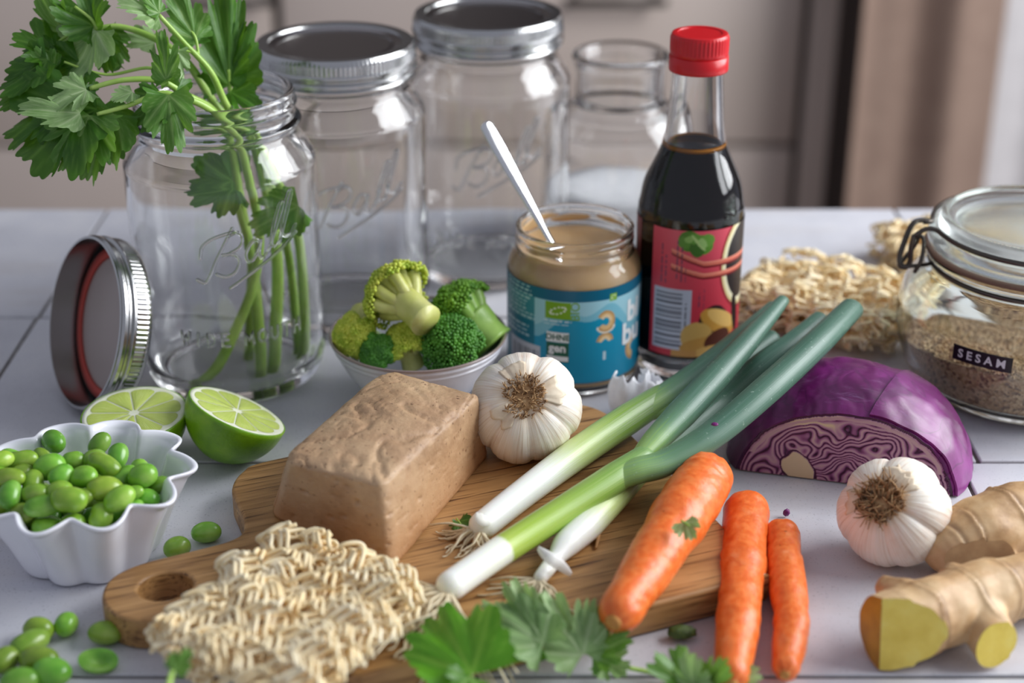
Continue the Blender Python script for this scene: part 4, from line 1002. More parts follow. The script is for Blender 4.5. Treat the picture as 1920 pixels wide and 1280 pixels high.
onion('spring onion nearest the garlic, with a long white shaft',
  [(905,985,.0205),(985,922,.0215),(1085,848,.0235),(1175,787,.0250),(1240,745,.0275)],[.0062,.0066,.0074,.0076,.0066],
  [([(1185,780,.0255),(1262,732,.0300),(1330,684,.036),(1395,630,.043),(1452,575,.050)],[.0058,.0068,.0070,.0062,.0040]),
   ([(1190,782,.0240),(1290,745,.026),(1370,690,.031),(1450,632,.037)],[.0040,.0060,.0064,.0048])],44,7,M_sh,.024,
  film=[([(930,968,.022),(908,975,.026),(893,965,.031)],.0028)])
onion('spring onion lowest of the bunch, peeled near its thin root end',
  [(1014,1082,.0185),(1042,1046,.0195),(1062,1020,.0205),(1100,985,.0212),(1160,922,.0216),(1215,862,.0218)],[.0030,.0036,.0058,.0068,.0066,.0056],
  [([(1185,895,.0218),(1262,826,.0222),(1350,752,.0265),(1430,684,.0415),(1490,640,.0480),(1538,598,.0510)],[.0050,.0060,.0066,.0068,.0060,.0048])],44,12,M_sh,.028,
  film=[([(1010,1028,.027),(1030,1045,.027),(1052,1060,.0235),(1072,1078,.0185)],.0026)])
# ------------------------------------------------------------------ ginger
M_gin,nt,b=mat('ginger_skin',rough=.52,sss=.06,ssr=(.008,.005,.002),sscale=.3)
co=coords(nt); f1=nz(nt,co,42,6,.62); f2=nz(nt,coords(nt,'obj',(1,1,1)),210,4)
c=ramp(nt,f1,[(.28,S(150,110,70)),(.45,S(194,156,110)),(.60,S(210,178,134)),(.8,S(190,150,108))])
c=mixc(nt,ramp(nt,f2,[(.60,(0,0,0,1)),(.76,(.5,.5,.5,1))]),c,S(226,196,156))
rg=node(nt,'ShaderNodeAttribute',attribute_name='ring').outputs['Fac']; c=mixc(nt,rg,c,S(104,70,44))
nt.links.new(c,b.inputs['Base Color']); bump(nt,b,f1,.5,.0012)
def ginger_cut():
    m,nt,b=mat('ginger_flesh',rough=.30,sss=.25,ssr=(.012,.01,.002),sscale=.4)
    f=nz(nt,coords(nt),90,4); c=ramp(nt,f,[(.3,S(218,188,66)),(.55,S(234,208,92)),(.75,S(238,220,120))]); nt.links.new(c,b.inputs['Base Color']); bump(nt,b,nz(nt,coords(nt),500,3),.3,.0006); return m
M_gcut=ginger_cut(); M_gdark=organic('ginger_rim',[(.3,S(150,104,52)),(.7,S(176,130,70))],200,3,rough=.6)
def ginger(label,limbs,cuts,loc,rings,seed,zmin=.0004):
    t=thing('ginger_root',label,'ginger',loc,group='pieces of ginger')
    b=Buf()
    for P,rd in limbs:
        L=catm(P,8); v,f,q=tube(L,rd,20,roundend=True); b.add(v,f)
    me=mkmesh('g',b.v,b.f); o=bpy.data.objects.new('g',me); COL.objects.link(o)
    md=o.modifiers.new('r','REMESH'); md.mode='VOXEL'; md.voxel_size=.00085
    sm=o.modifiers.new('s','SMOOTH'); sm.factor=.5; sm.iterations=9
    apply(o); me=o.data
    bm=bmesh.new(); bm.from_mesh(me); bm.normal_update()
    ring=[]
    for p in bm.verts:
        d=0; r_=0
        for (c,n,wd) in rings:
            x=(p.co-c).dot(n)+.0012*mn.noise(p.co*120+Vector((seed,0,0)))+.0012*mn.noise(p.co*40)
            if (p.co-c).length<.034:
                g_=math.exp(-(x/wd)**2); d+=.0007*math.exp(-((x-wd*1.2)/(wd*1.6))**2)-.0006*g_; r_=max(r_,g_*(.35+.9*max(0,.5+mn.noise(p.co*150))))
        d+=.0016*mn.noise(p.co*48+Vector((seed,1,0)))+.0007*mn.noise(p.co*130)
        p.co+=p.normal*d
    lay=bm.verts.layers.float.new('ring')
    for p in bm.verts:
        r_=0
        for (c,n,wd) in rings:
            x=(p.co-c).dot(n)+.0012*mn.noise(p.co*120+Vector((seed,0,0)))+.0012*mn.noise(p.co*40)
            if (p.co-c).length<.034: r_=max(r_,math.exp(-(x/wd)**2)*(.25+.9*max(0,.4+mn.noise(p.co*150))))
        p[lay]=min(1,r_*.8)
    caps=[]
    for (c,n,mm) in cuts:
        n=Vector(n).normalized(); near=[x for x in bm.faces if (x.calc_center_median()-c).length<.034]
        gs=set(near); 
        for x in near:
            gs.update(x.verts); gs.update(x.edges)
        bmesh.ops.bisect_plane(bm,geom=list(gs),plane_co=c,plane_no=n,clear_outer=True,dist=1e-6)
        be=[e for e in bm.edges if e.is_boundary]
        r=bmesh.ops.triangle_fill(bm,use_beauty=True,edges=be,normal=n)
        fs=[x for x in r['geom'] if isinstance(x,bmesh.types.BMFace)]
        for x in fs:
            x.material_index=len(caps)+1
            if x.normal.dot(n)<0: x.normal_flip()
        caps.append((len(caps)+1,mm,n))
    zm=min(p.co.z for p in bm.verts)
    for p in bm.verts:
        if p.co.z<zm+.004: p.co.z=max(p.co.z,zm+.0008)
    for fs,mm,n in caps:
        fs=[x for x in bm.faces if x.material_index==fs]; ids={}; v=[];f=[]
        for x in fs:
            for p in x.verts:
                if p not in ids: ids[p]=len(v); v.append(p.co+n*.00015)
            f.append(tuple(ids[p] for p in x.verts))
        if f: obj('cut_face',[p-t.matrix_basis.translation for p in v],f,mm,t,smooth=False)
    for x in bm.faces: x.material_index=0
    bmesh.ops.translate(bm,verts=bm.verts,vec=-t.matrix_basis.translation)
    bm.to_mesh(me); bm.free(); o.name='rhizome'; me.name='rhizome'; me.materials.clear(); me.materials.append(M_gin); me.polygons.foreach_set('use_smooth',[True]*len(me.polygons))
    o.parent=t; sharp(o,42)
    dz=-(zm+.0008)+zmin; t.location.z+=dz
    return t
g0=pl(1680,1185,.0150); g1=pl(1785,1138,.0145); g2=pl(1890,1108,.0135); g3=pl(1990,1080,.013); nb=pl(1862,1208,.010); nb0=pl(1826,1145,.013)
ax1=(g0-g1).normalized()
ginger('long front ginger piece with a yellow cut end',
  [([g0+ax1*.012,g0,g1,g2,g3],[.0150,.0155,.0146,.0134,.0128]),([nb0,pl(1850,1178,.0112),nb+(nb-nb0).normalized()*.006],[.0120,.0096,.0088]),([pl(1795,1105,.019),pl(1785,1080,.022)],[.008,.005]),([pl(1690,1120,.020),pl(1662,1105,.020)],[.008,.005])],
  [(pl(1690,1190,.016)+Vector((0,-.0005,0)),Vector((-.10,-1,.18)),M_gcut),(pl(1618,1158,.016),Vector((-.95,-.40,.05)),organic('ginger_dark_cut',[(.3,S(150,104,20)),(.7,S(186,136,34))],90,3,rough=.4)),(nb+Vector((.002,-.001,0)),Vector((.35,-1,.22)),M_gcut)],  # the left cut face gets a darker yellow than the front one
  pl(1760,1130,0),[(g0*.55+g1*.45,ax1,.0008),(g1*.8+g2*.2,ax1,.0008),(g1*.15+g2*.85,ax1,.0009),(g0*.9+g1*.1,ax1,.0007)],2)
h0=pl(1782,1030,.0125); h1=pl(1832,1000,.0160); h2=pl(1922,975,.0170); h3=pl(2010,965,.016)
ax2=(h0-h2).normalized()
ginger('stubby ginger piece behind the cut one, beside the garlic',
  [([h0,h1,h2,h3],[.0118,.0160,.0172,.0160]),([h1+Vector((.004,.006,.004)),pl(1868,935,.026)],[.010,.0058]),([pl(1835,1022,.012),pl(1862,1045,.009)],[.0120,.0098])],
  [(pl(1866,1060,.010),Vector((.1,-1,.12)),organic('ginger_dry_cut',[(.3,S(176,142,104)),(.7,S(200,168,126))],160,3,rough=.7))],
  pl(1860,1010,0),[(h1*.6+h0*.4,ax2,.0008),(h1*.35+h2*.65,ax2,.0008),(h0,ax2,.0012)],6)
# ------------------------------------------------------------------ noodles
M_nood,nt,b=mat('dried_noodle',rough=.5,sss=.15,ssr=(.01,.008,.004),sscale=.3)
f=nz(nt,coords(nt),70,3); c=ramp(nt,f,[(.3,S(236,212,164)),(.5,S(244,228,190)),(.75,S(250,240,214))])
r=node(nt,'ShaderNodeObjectInfo').outputs['Random']; c=mixc(nt,math_(nt,'MULTIPLY',r,.25),c,S(226,190,124)); nt.links.new(c,b.inputs['Base Color'])
def noodle(label,cen,ang,L,W,z0,th,seed,rows,layers,rad,each,tilt=None,corner=.0):
    rng=random.Random(seed); q=Quaternion((0,0,1),ang)
    if tilt: q=tilt@q
    t=thing('noodle_cake',label,'noodles',(cen[0],cen[1],z0),q,group='dried noodle cakes'); b=Buf()
    for ly in range(layers):
        for k in range(rows):
            lam=rng.uniform(.0108,.0140); ph=rng.random()*6.28; A=rng.uniform(.0030,.0040); hl=rng.uniform(.95,1.03)
            vc=-W/2+W*(k+.5)/rows+rng.uniform(-.0015,.0015); gz=rng.uniform(-.0022,.0022); rt=rng.uniform(-.13,.13); ca,sa=math.cos(rt),math.sin(rt)
            zc=rad*1.5+.003+(th-2*(rad*1.5+.003))*(ly/(max(1,layers-1))); ns=4; pz=rng.random()*6
            for sidx in range(ns):
                v0=vc+(sidx-(ns-1)/2)*rad*2.9+rng.uniform(-.0003,.0003)
                sh=L/2*(1-.10*min(1,abs(2*v0/W))**4)*hl*rng.uniform(.96,1.03); n=int(2*sh/lam*11); P=[]; dph=(sidx-2)*.25+rng.uniform(-.5,.5)
                for i in range(n+1):
                    u=-sh+2*sh*i/n; th_=2*pi*u/lam+ph+dph+2.6*mn.noise(Vector((u*26,k*3.1+sidx*.12,ly*7+seed)))
                    e=max(0,(abs(u)/(L/2)-.86)/.14); ev=max(0,(abs(v0)/(W/2)-.84)/.16)
                    top=(ly/(max(1,layers-1))-.5)*2; am=1+.7*mn.noise(Vector((u*50,k*1.7,ly*3+seed)))
                    z=zc+gz-top*min(1,e*e+ev*ev)*th*.22+.0042*mn.noise(Vector((u*45+seed,vc*30,ly)))+.0016*math.sin(th_+1.3+sidx*.9)+.0020*mn.noise(Vector((u*90+seed,k*3+sidx*1.9,ly+5)))+.0022*math.sin(.5*th_+pz)
                    xx=u+.0016*math.sin(2*th_+.6+.8*mn.noise(Vector((u*60,k,sidx)))); yy=v0+A*am*math.sin(th_)+.004*mn.noise(Vector((u*30,k*2.2,ly+9)))
                    P.append((xx*ca-yy*sa,xx*sa+yy*ca,max(z,rad*1.05)))
                v,f,_=tube(catm(P,2),rad,6)
                if each: obj('noodle_strand',v,f,M_nood,t)
                else: b.add(v,f)
    if not each: obj('noodle_strands',b.v,b.f,M_nood,t,kind='stuff')
    return t
noodle('nearest noodle cake lying across the cutting board handle',(-.0868,.5158),R_(57),.088,.074,BZ+.0004,.0235,4,7,4,.00100,True)
noodle('noodle cake behind the spring onion tips',(.1840,.8450),R_(-32),.096,.080,.0002,.028,21,7,4,.00098,False)
noodle('noodle cake farthest back, half hidden by the clip-top jar',(.2740,.9200),R_(15),.080,.076,.0002,.028,33,6,4,.00098,False)
# ------------------------------------------------------------------ broccoli bowl
BB=Vector((-.0485,.747,0))
M_glaze,nt,b=mat('grey_glaze',rough=.22,coat=.4)
f=nz(nt,coords(nt),60,4); c=ramp(nt,f,[(.3,S(196,196,206)),(.7,S(214,214,222))]); 
zz=node(nt,'ShaderNodeSeparateXYZ',{0:coords(nt)}).outputs[2]
c=mixc(nt,ramp(nt,math_(nt,'MULTIPLY',math_(nt,'SUBTRACT',zz,.0368),400.),[(.3,(0,0,0,1)),(.7,(.8,.8,.8,1))]),c,S(120,92,76)); nt.links.new(c,b.inputs['Base Color'])
def broc_bowl():
    t=thing('bowl','round grey glazed bowl with a brown rim full of broccoli','bowl',BB)
    out=smoothprof([(.0001,.003),(.019,.003),(.0195,.0004),(.0215,.0004),(.0225,.004),(.030,.011),(.0375,.021),(.0425,.031),(.0435,.0325),(.0431,.0335),(.0445,.0352),(.0450,.0362),(.0446,.037)],3)
    prof=out+[(.0458,.0382),(.0460,.0388),(.0455,.0394),(.0447,.0392)]+smoothprof([(.0435,.0375),(.0405,.031),(.034,.0205),(.026,.0115),(.016,.0075),(.0001,.0070)],3)
    v,f,q=lathe(prof,80); obj('bowl',v,f,M_glaze,t)
broc_bowl()
def broc_mats(kind):
    top,mid={'dark':((42,100,20),(86,152,38)),'mid':((62,122,20),(124,174,44)),'yellow':((148,180,36),(218,222,88))}[kind]
    a=organic('broccoli_bud_'+kind,[(.3,S(*top)),(.7,S(*mid))],140,3,rough=.45,bs=900,bstr=.4,bdist=.0006)
    st={'dark':((104,150,52),(140,178,76)),'mid':((120,164,66),(158,192,98)),'yellow':((186,190,92),(220,220,146))}[kind]
    b=organic('broccoli_stem_'+kind,[(.3,S(*st[0])),(.7,S(*st[1]))],60,4,rough=.35,sss=.2,ssr=(.006,.01,.003),sscale=.3,bs=220,bstr=.2,bdist=.0008); return a,b
BM={k:broc_mats(k) for k in ('dark','mid','yellow')}
def floret(label,base,tip,cr,sr,kind,seed,nbr=11,spread=.95,half=None):
    """base = cut end of the stalk, tip = middle of the crown dome"""
    rng=random.Random(seed); d=(tip-base); Ln=d.length; t=thing('broccoli_floret',label,'broccoli',base,qfrom(d),group='broccoli florets')
    sb=Buf(); cb=Buf()
    fork=Ln-cr*1.15
    v,f,_=tube(catm([(0,0,0),(0,0,fork*.5),(0,0,fork+.002)],5),[sr,sr*.92,sr*1.05],18); 
    v=[Vector(p)*1 + Vector((p[0],p[1],0))*(.12*mn.noise(Vector(p)*90+Vector((seed,0,0)))) for p in v]; sb.add(v,f)
    for k in range(nbr):
        u=(k+.5)/nbr; th=spread*1.25*math.sqrt(u); ph=k*2.39996+seed
        e=Vector((math.sin(th)*math.cos(ph),math.sin(th)*math.sin(ph),math.cos(th)))*cr*.86+Vector((0,0,Ln-cr*.92))
        if half is not None and e.x*half[0]+e.y*half[1]>cr*.30: continue
        s0=Vector((e.x*.28,e.y*.28,fork*.92)); P=catm([s0,(s0+e)/2+Vector((e.x*.10,e.y*.10,-.0005)),e],5)
        v,f,_=tube(P,[sr*.50,sr*.36,sr*.40],9); sb.add(v,f)
        nb=70; cl=cr*.44; axd=(e-Vector((0,0,fork*.9))).normalized()
        for i in range(nb):
            w=(i+.5)/nb; tt=1.45*math.sqrt(w); pp=i*2.39996+k; qd=qfrom(axd)@Vector((math.sin(tt)*math.cos(pp),math.sin(tt)*math.sin(pp),math.cos(tt)*.75))
            p=e+qd*cl*rng.uniform(.88,1.08); r=rng.uniform(.0007,.0014)
            cb.add([p+Vector(x)*r for x in ICO1[0]],ICO1[1])
    M=BM[kind]
    obj('stalk',sb.v,sb.f,M[1],t); obj('crown',cb.v,cb.f,M[0],t)
    return t
floret('pale broccoli floret on top with its stalk to the right',dp(800,600,.722),dp(722,534,.748),.0165,.0088,'yellow',1,16,1.0)
floret('broccoli floret at the right with a long thick stalk',dp(925,646,.744),dp(838,556,.758),.0165,.0122,'mid',5,16)
floret('dark broccoli floret at the right front of the bowl',dp(868,676,.742)+Vector((0,.006,-.006)),dp(838,632,.722),.0140,.0065,'dark',9,15,1.1)
floret('yellowish broccoli floret in the middle with its stalk down',dp(775,684,.735),dp(752,622,.732),.0105,.0062,'yellow',14,12,1.05)
floret('yellow green broccoli floret hanging over the left rim',dp(682,588,.754),dp(664,646,.728),.0105,.0072,'yellow',17,13,1.1)
floret('small dark broccoli floret low at the left front',dp(735,640,.748),dp(702,662,.722),.0085,.0055,'dark',23,11,1.05)
floret('green broccoli floret at the back left of the bowl',dp(720,655,.752),dp(658,612,.768),.0078,.006,'mid',29,11,1.0)
# ------------------------------------------------------------------ fluted bowl with beans
FB=Vector((-.187,.602,0)); NFL=10; PH=R_(-100)
def fl(r,z,a,inner=0): 
    k=.05+.055*min(1,max(0,z/.04)); return r*(1+k*(2.2*math.sqrt(math.cos(NFL*.5*(a-PH))**2+.03)-1.4)*(1 if r>.02 else 0))
def bean_bowl():
    t=thing('bowl','white fluted porcelain bowl filled with green soy beans','bowl',FB)
    M=organic('white_porcelain',[(.3,S(232,232,240)),(.7,S(240,240,246))],40,2,rough=.16,coat=.3)
    out=smoothprof([(.0001,.0025),(.024,.0025),(.0262,.0004),(.0285,.0010),(.0310,.006),(.0350,.018),(.0395,.0285),(.0428,.0360),(.0447,.0382)],4)
    prof=out+[(.0457,.0390),(.0460,.0399),(.0452,.0406),(.0438,.0402)]+smoothprof([(.0425,.0390),(.0400,.0345),(.0362,.0265),(.0320,.018),(.0285,.009),(.024,.006),(.0001,.0056)],4)
    v,f,q=lathe(prof,200,rfun=fl); 
    v=[(x,y,z+(.0010*math.cos(NFL*(math.atan2(y,x)-PH))*-1 if z>.036 else 0)) for x,y,z in v]
    obj('bowl',v,f,M,t)
bean_bowl()
M_bean=organic('soy_bean',[(.3,S(100,150,34)),(.5,S(132,174,58)),(.75,S(172,200,98))],70,3,rough=.26,rand=1.,sss=.2,ssr=(.004,.01,.002),sscale=.35)
def bean_mesh(kind):
    a,b_,c=[(.0078,.0058,.0054),(.0068,.0056,.0055),(.0090,.0058,.0052),(.0074,.0060,.0048)][kind]
    def fn(th,ph):
        x=math.cos(th); r=math.sin(th)**.92; y=r*math.cos(ph); z=r*math.sin(ph)
        p=Vector((x*a,y*b_,z*c))
        den=math.exp(-(x/.35)**2)*max(0,y)**2; p.y-=den*b_*(.16,.05,.38,.10)[kind]
        p.y-=.10*(x*x)*b_*(1 if kind in(0,2) else .3)
        if kind==3: p*=1+.10*x
        return p*(1+.025*mn.noise(p*220+Vector((kind*5,0,0))))
    v,f,q=blob(fn,24,14); return mkmesh('bean',v,f,M_bean)
BEANS=[bean_mesh(k) for k in range(4)]
def bean(p,q,k,s_,label,group):
    o=bpy.data.objects.new('soy_bean',BEANS[k]); COL.objects.link(o); o.location=p; o.rotation_mode='QUATERNION'; o.rotation_quaternion=q; o.scale=(s_,)*3
    return tag(o,label,'bean',group)
def beans_in_bowl():
    rng=random.Random(6)
    top=[(100,828,1.05,120),(172,865,.95,40),(186,832,.9,60),(220,855,.95,90),(145,862,.8,20),(60,865,.85,110),(45,868,.95,10),(95,877,1.2,15),(25,885,.9,70),(50,905,.95,80),(100,920,1.0,25),(5,890,.8,60),(18,930,1.0,100),(160,895,1.05,165),(195,878,1.05,150),(232,890,.9,60),(262,880,.85,100),(190,920,1.15,25),(140,945,1.15,170),(262,908,1.1,12),(290,905,.8,30),(222,935,1.05,40),(280,930,.8,160),(255,925,.7,30),(85,955,1.0,20),(40,955,.9,30),(192,965,1.0,80),(80,985,1.0,165),(135,970,.95,10),(150,935,.8,60),(75,925,.9,30),(120,895,.9,50),(20,905,.9,20),(245,945,.8,90),(-15,900,1.,40),(-20,940,1.,70),(-35,915,1.,20),(-10,965,.9,10),(-30,880,.9,50),(10,860,.9,150)]
    P=[];Rr=[];A=[];S_=[]
    for px,py,s_,a in top:
        e=min(1,math.hypot((px-110)/230,(py-885)/95)); z=.0430-.010*e*e
        P.append(pl(px,py,z)); Rr.append(.0055*s_); A.append(a); S_.append(s_)
    for k in range(44):
        a=k*2.4; r=.030*math.sqrt((k+.5)/44); P.append(FB+Vector((r*math.cos(a),r*math.sin(a),.020+.006*rng.random()))); Rr.append(.0056); A.append(rng.random()*180); S_.append(1.)
    P=np.array([list(p) for p in P]); Rr=np.array(Rr); P0=P.copy(); c=np.array(list(FB))
    for it in range(160):
        D=P[:,None]-P[None]; d=np.linalg.norm(D,axis=2)+1e-9; mn_=(Rr[:,None]+Rr[None])*.97; ov=np.clip(mn_-d,0,None); np.fill_diagonal(ov,0)
        P+=.30*(D/d[...,None]*ov[...,None]).sum(1)
        P[:40]+=.02*(P0[:40]-P[:40]); P[40:,2]-=.0001
        P[:,2]=np.maximum(P[:,2],.0066+Rr)
        rad=np.hypot(P[:,0]-c[0],P[:,1]-c[1])+1e-9; ang=np.arctan2(P[:,1]-c[1],P[:,0]-c[0])
        ri=np.interp(P[:,2],[.006,.009,.018,.0265,.0345,.0390,.06],[.022,.0270,.0305,.0345,.0385,.041,.041])*(1-.03)-Rr*.82
        k=np.minimum(1,np.maximum(ri,.002)/rad); P[:,0]=c[0]+(P[:,0]-c[0])*k; P[:,1]=c[1]+(P[:,1]-c[1])*k
    pj=[]
    for p in P:                                   # reading order of the heap, for the labels
        yy=p[1]*CP-(p[2]-HC)*SP; pj.append((960+FPX*p[0]/yy,640-FPX*(p[1]*SP+(p[2]-HC)*CP)/yy))
    names={}; vis=sorted([i for i in range(40) if pj[i][0]>4],key=lambda i:pj[i][1]); NR=5; per=math.ceil(len(vis)/NR); OR=['leftmost','second from left','third from left','fourth from left','fifth from left','sixth from left','seventh from left','eighth from left','ninth from left']
    for r in range(NR):
        row=sorted(vis[r*per:(r+1)*per],key=lambda i:pj[i][0])
        for k,i in enumerate(row): names[i]='bean in the fluted bowl, %s in the %s row of the heap'%(OR[k],['back','second','middle','fourth','front'][r])
    for i,(p,a,s_) in enumerate(zip(P,A,S_)):
        d=(RIGHT*math.cos(R_(a))+UPI*math.sin(R_(a))*.8+TOC*rng.uniform(-.35,.35)); q=qfrom(Vector((0,-.4,1))+Vector((rng.uniform(-.4,.4),rng.uniform(-.4,.4),0)),d)
        bean(p,q,[0,1,2,3,0,1][(i*5+i//3)%6],s_*.88,names.get(i,'bean buried low in the heap or past the picture edge in the fluted bowl'),'beans in the fluted bowl')
beans_in_bowl()
LOOSE=[(387,997,.92,10,'loose bean beside the board, the one farther from the bowl'),(332,1026,.95,30,'loose bean between the fluted bowl and the board handle'),(124,1170,.9,80,'loose bean at the top of the corner cluster, right of its neighbour'),(198,1185,.95,0,'dark green loose bean nearest the board handle'),(72,1180,1.0,165,'loose bean at the upper left of the corner cluster'),(54,1206,1.05,50,'pale loose bean lying second from the top left in the corner cluster'),(8,1236,.95,60,'loose bean cut by the left edge of the picture'),(72,1238,1.1,170,'loose bean in the middle of the corner cluster'),(100,1260,1.15,160,'large pale loose bean at the lower right of the corner cluster'),(38,1276,1.05,10,'loose bean cut by the bottom edge of the picture')]
for i,(px,py,s_,a,lb) in enumerate(LOOSE):
    z=.0052*s_; d=(RIGHT*math.cos(R_(a))+Vector((0,1,0))*math.sin(R_(a))); bean(pl(px,py,z),qfrom(Vector((0,0,1)),d),(0,1,1,0,1,2,0,0,3,0)[i],s_*.95,lb,'loose beans on the tiles')
def half_bean():
    t=thing('half_bean','split half bean with its hollow facing up, near the noodles','bean',pl(184,1237,.0042),qfrom(Vector((.1,-.35,1)),Vector((1,-.1,0))),group=None)
    def fn(th,ph):
        x=math.cos(th); r=math.sin(th); p=Vector((x*.0080,r*math.cos(ph)*.0056,r*math.sin(ph)*.0052))
        if p.z>0: p.z=.0006*math.sin(3*x)-.0032*math.exp(-((p.x-.001)/.0036)**2-(p.y/.0026)**2)+p.z*.08
        return p
    v,f,_=blob(fn,40,24); obj('seed_half',v,f,M_bean,t)
half_bean()
# ------------------------------------------------------------------ coriander
def leaf_mat(name,dark,light,vein,rough=.42):
    m,nt,b=mat(name,rough=rough)
    f=nz(nt,coords(nt),70,4); c=ramp(nt,f,[(.3,S(*dark)),(.7,S(*light))])
    va=node(nt,'ShaderNodeAttribute',attribute_name='vein').outputs['Fac']; c=mixc(nt,va,c,S(*vein))
    nt.links.new(c,b.inputs['Base Color']); bump(nt,b,nz(nt,coords(nt),350,3),.25,.0006)
    tr=node(nt,'ShaderNodeBsdfTranslucent'); nt.links.new(mixc(nt,.35,c,(.35,.6,.05,1)),tr.inputs[0])
    mx=node(nt,'ShaderNodeMixShader',{0:.34,1:b.outputs[0],2:tr.outputs[0]}); nt.links.new(mx.outputs[0],nt.nodes['Material Output'].inputs[0]); return m
LM={'v':leaf_mat('leaf_vivid',(58,126,10),(90,156,26),(130,180,62)),'d':leaf_mat('leaf_dark',(48,98,14),(72,126,26),(112,158,62)),'m':leaf_mat('leaf_mid',(70,122,34),(102,152,60),(154,188,110)),'l':leaf_mat('leaf_pale',(122,160,92),(156,188,124),(198,218,166),.5)}
M_stem=organic('coriander_stem',[(.3,S(146,186,74)),(.7,S(180,210,112))],60,4,rough=.35,sss=.15,ssr=(.006,.01,.002),sscale=.3)
M_stemd=organic('coriander_stem_dark',[(.3,S(84,126,34)),(.7,S(112,152,52))],60,4,rough=.38)
def leaf(parent,base,tip,tone='m',wf=1.,seed=0,nh=None,curl=.18,thm=102,notch=.34,name='leaf'):
    rng=random.Random(seed*7+3); d=tip-base; L=d.length; d=d.normalized()
    n=(nh if nh is not None else (TOC*.8+Vector((0,0,.7))+Vector((rng.uniform(-.5,.5),rng.uniform(-.3,.3),rng.uniform(-.3,.3)))))
    n=(n-d*n.dot(d)); n=n.normalized() if n.length>1e-4 else Vector((0,0,1)); x=d.cross(n)
    NT=150; NR=7; v=[(base)]; vein=[.8]; f=[]; tm=R_(thm); ph=rng.random()*6; nt_=rng.choice((15,17,19)); side=R_(rng.uniform(56,66)); lobek=[rng.uniform(.85,1.08) for _ in range(3)]
    for j in range(1,NR+1):
        s_=j/NR
        for i in range(NT+1):
            th=-tm+2*tm*i/NT; at=abs(th)
            env=.66+.34*math.cos(th*.80); kk=lobek[1] if at<side*.55 else lobek[0 if th<0 else 2]; env*=1+(kk-1)*.6
            nt1=notch*math.exp(-((at-side*.56)/.10)**2)+notch*.5*math.exp(-((at-side*1.5)/.12)**2)
            tooth=.15*(1-abs(math.sin(th*nt_*.5+ph*.1))**.8)+.07*(1-abs(math.sin(th*nt_+ph*.2+.7))**.9)+.03*mn.noise(Vector((th*5,seed,0)))
            r=L*env*(1-nt1)*(1-tooth)
            rr=r*s_; xx=rr*math.sin(th)*wf; yy=rr*math.cos(th)
            zz=L*(curl*((xx/L)**2*1.6-(yy/L)**2*.55)+.050*math.sin(th*nt_*.5+ph)*s_**2+.05*math.sin(yy/L*5+ph)*s_+.025*mn.noise(Vector((xx/L*6,yy/L*6,seed))))
            v.append(base+x*xx+d*yy+n*zz)
            vv=0
            for k,a0 in enumerate((0,side,-side)):
                dv=abs(th-a0)*s_; vv=max(vv,.95*math.exp(-(dv/.030)**2)*(1-.5*s_))
                br=abs(((s_*5-abs(th-a0)*4.5))%1-.5); vv=max(vv,.50*math.exp(-(br/.09)**2)*(1 if abs(th-a0)<side*.5 else 0))
            vein.append(vv)
    W=NT+1
    for i in range(NT): f.append((0,1+i+1,1+i))
    for j in range(NR-1):
        for i in range(NT): a=1+j*W+i; f.append((a,a+1,a+W+1,a+W))
    return obj(name,v,f,LM[tone],parent,attrs={'vein':('FLOAT',vein)},world=True)
def stem(parent,pts,r0,r1,m=None):
    v,f,q=tube(catm(pts,7),[r0,(r0+r1)/2,r1],9); return obj('stem',v,f,m or M_stem,parent,world=True)
def sprig(label,bx,stems,leaves,group='coriander sprigs in the jar'):
    t=thing('coriander_sprig',label,'coriander',bx,group=group)
    for pts,r0,r1 in stems: stem(t,[dp(*p) if len(p)==3 else Vector(p[:3]) for p in pts],r0,r1)
    for i,l in enumerate(leaves):
        b,tp,tone,wf,sd=l[:5]; leaf(t,dp(*b),dp(*tp),tone,wf,sd,**(l[5] if len(l)>5 else {}))
    return t
flat_=dict(nh=Vector((.1,-.35,1)))
# stems stand in the jar (centre -.15, .782); Y is the depth of each point
sprig('coriander sprig spreading widest to the left edge out of the jar',dp(492,750,.762),
  [([(492,748,.764),(487,640,.770),(474,500,.775),(455,400,.778),(432,280,.776),(404,212,.770),(352,180,.760),(300,152,.752),(232,150,.746),(168,166,.742)],0.0034,.0011),([(330,172,.757),(285,128,.76),(200,140,.757),(120,116,.752)],.0010,.0006)],
  [((150,205,.735),(25,318,.722),'d',.95,1),((168,216,.730),(112,335,.712),'m',.85,2),((182,206,.742),(222,306,.735),'d',.75,3),((150,212,.728),(28,200,.724),'l',.42,4),((162,168,.738),(88,196,.726),'l',.7,5),((88,112,.750),(-6,172,.742),'d',.55,6,dict(notch=.12)),((60,160,.748),(-12,206,.742),'d',.6,7),((170,178,.750),(150,150,.748),'d',1.,8),((182,205,.738),(60,262,.728),'d',.55,31),((190,214,.744),(128,290,.733),'d',.6,32),((150,120,.756),(40,215,.748),'d',.6,61),((100,130,.754),(60,90,.75),'m',.7,62),((214,214,.736),(150,345,.722),'m',.6,63),((120,205,.742),(-8,262,.734),'d',.55,64)])
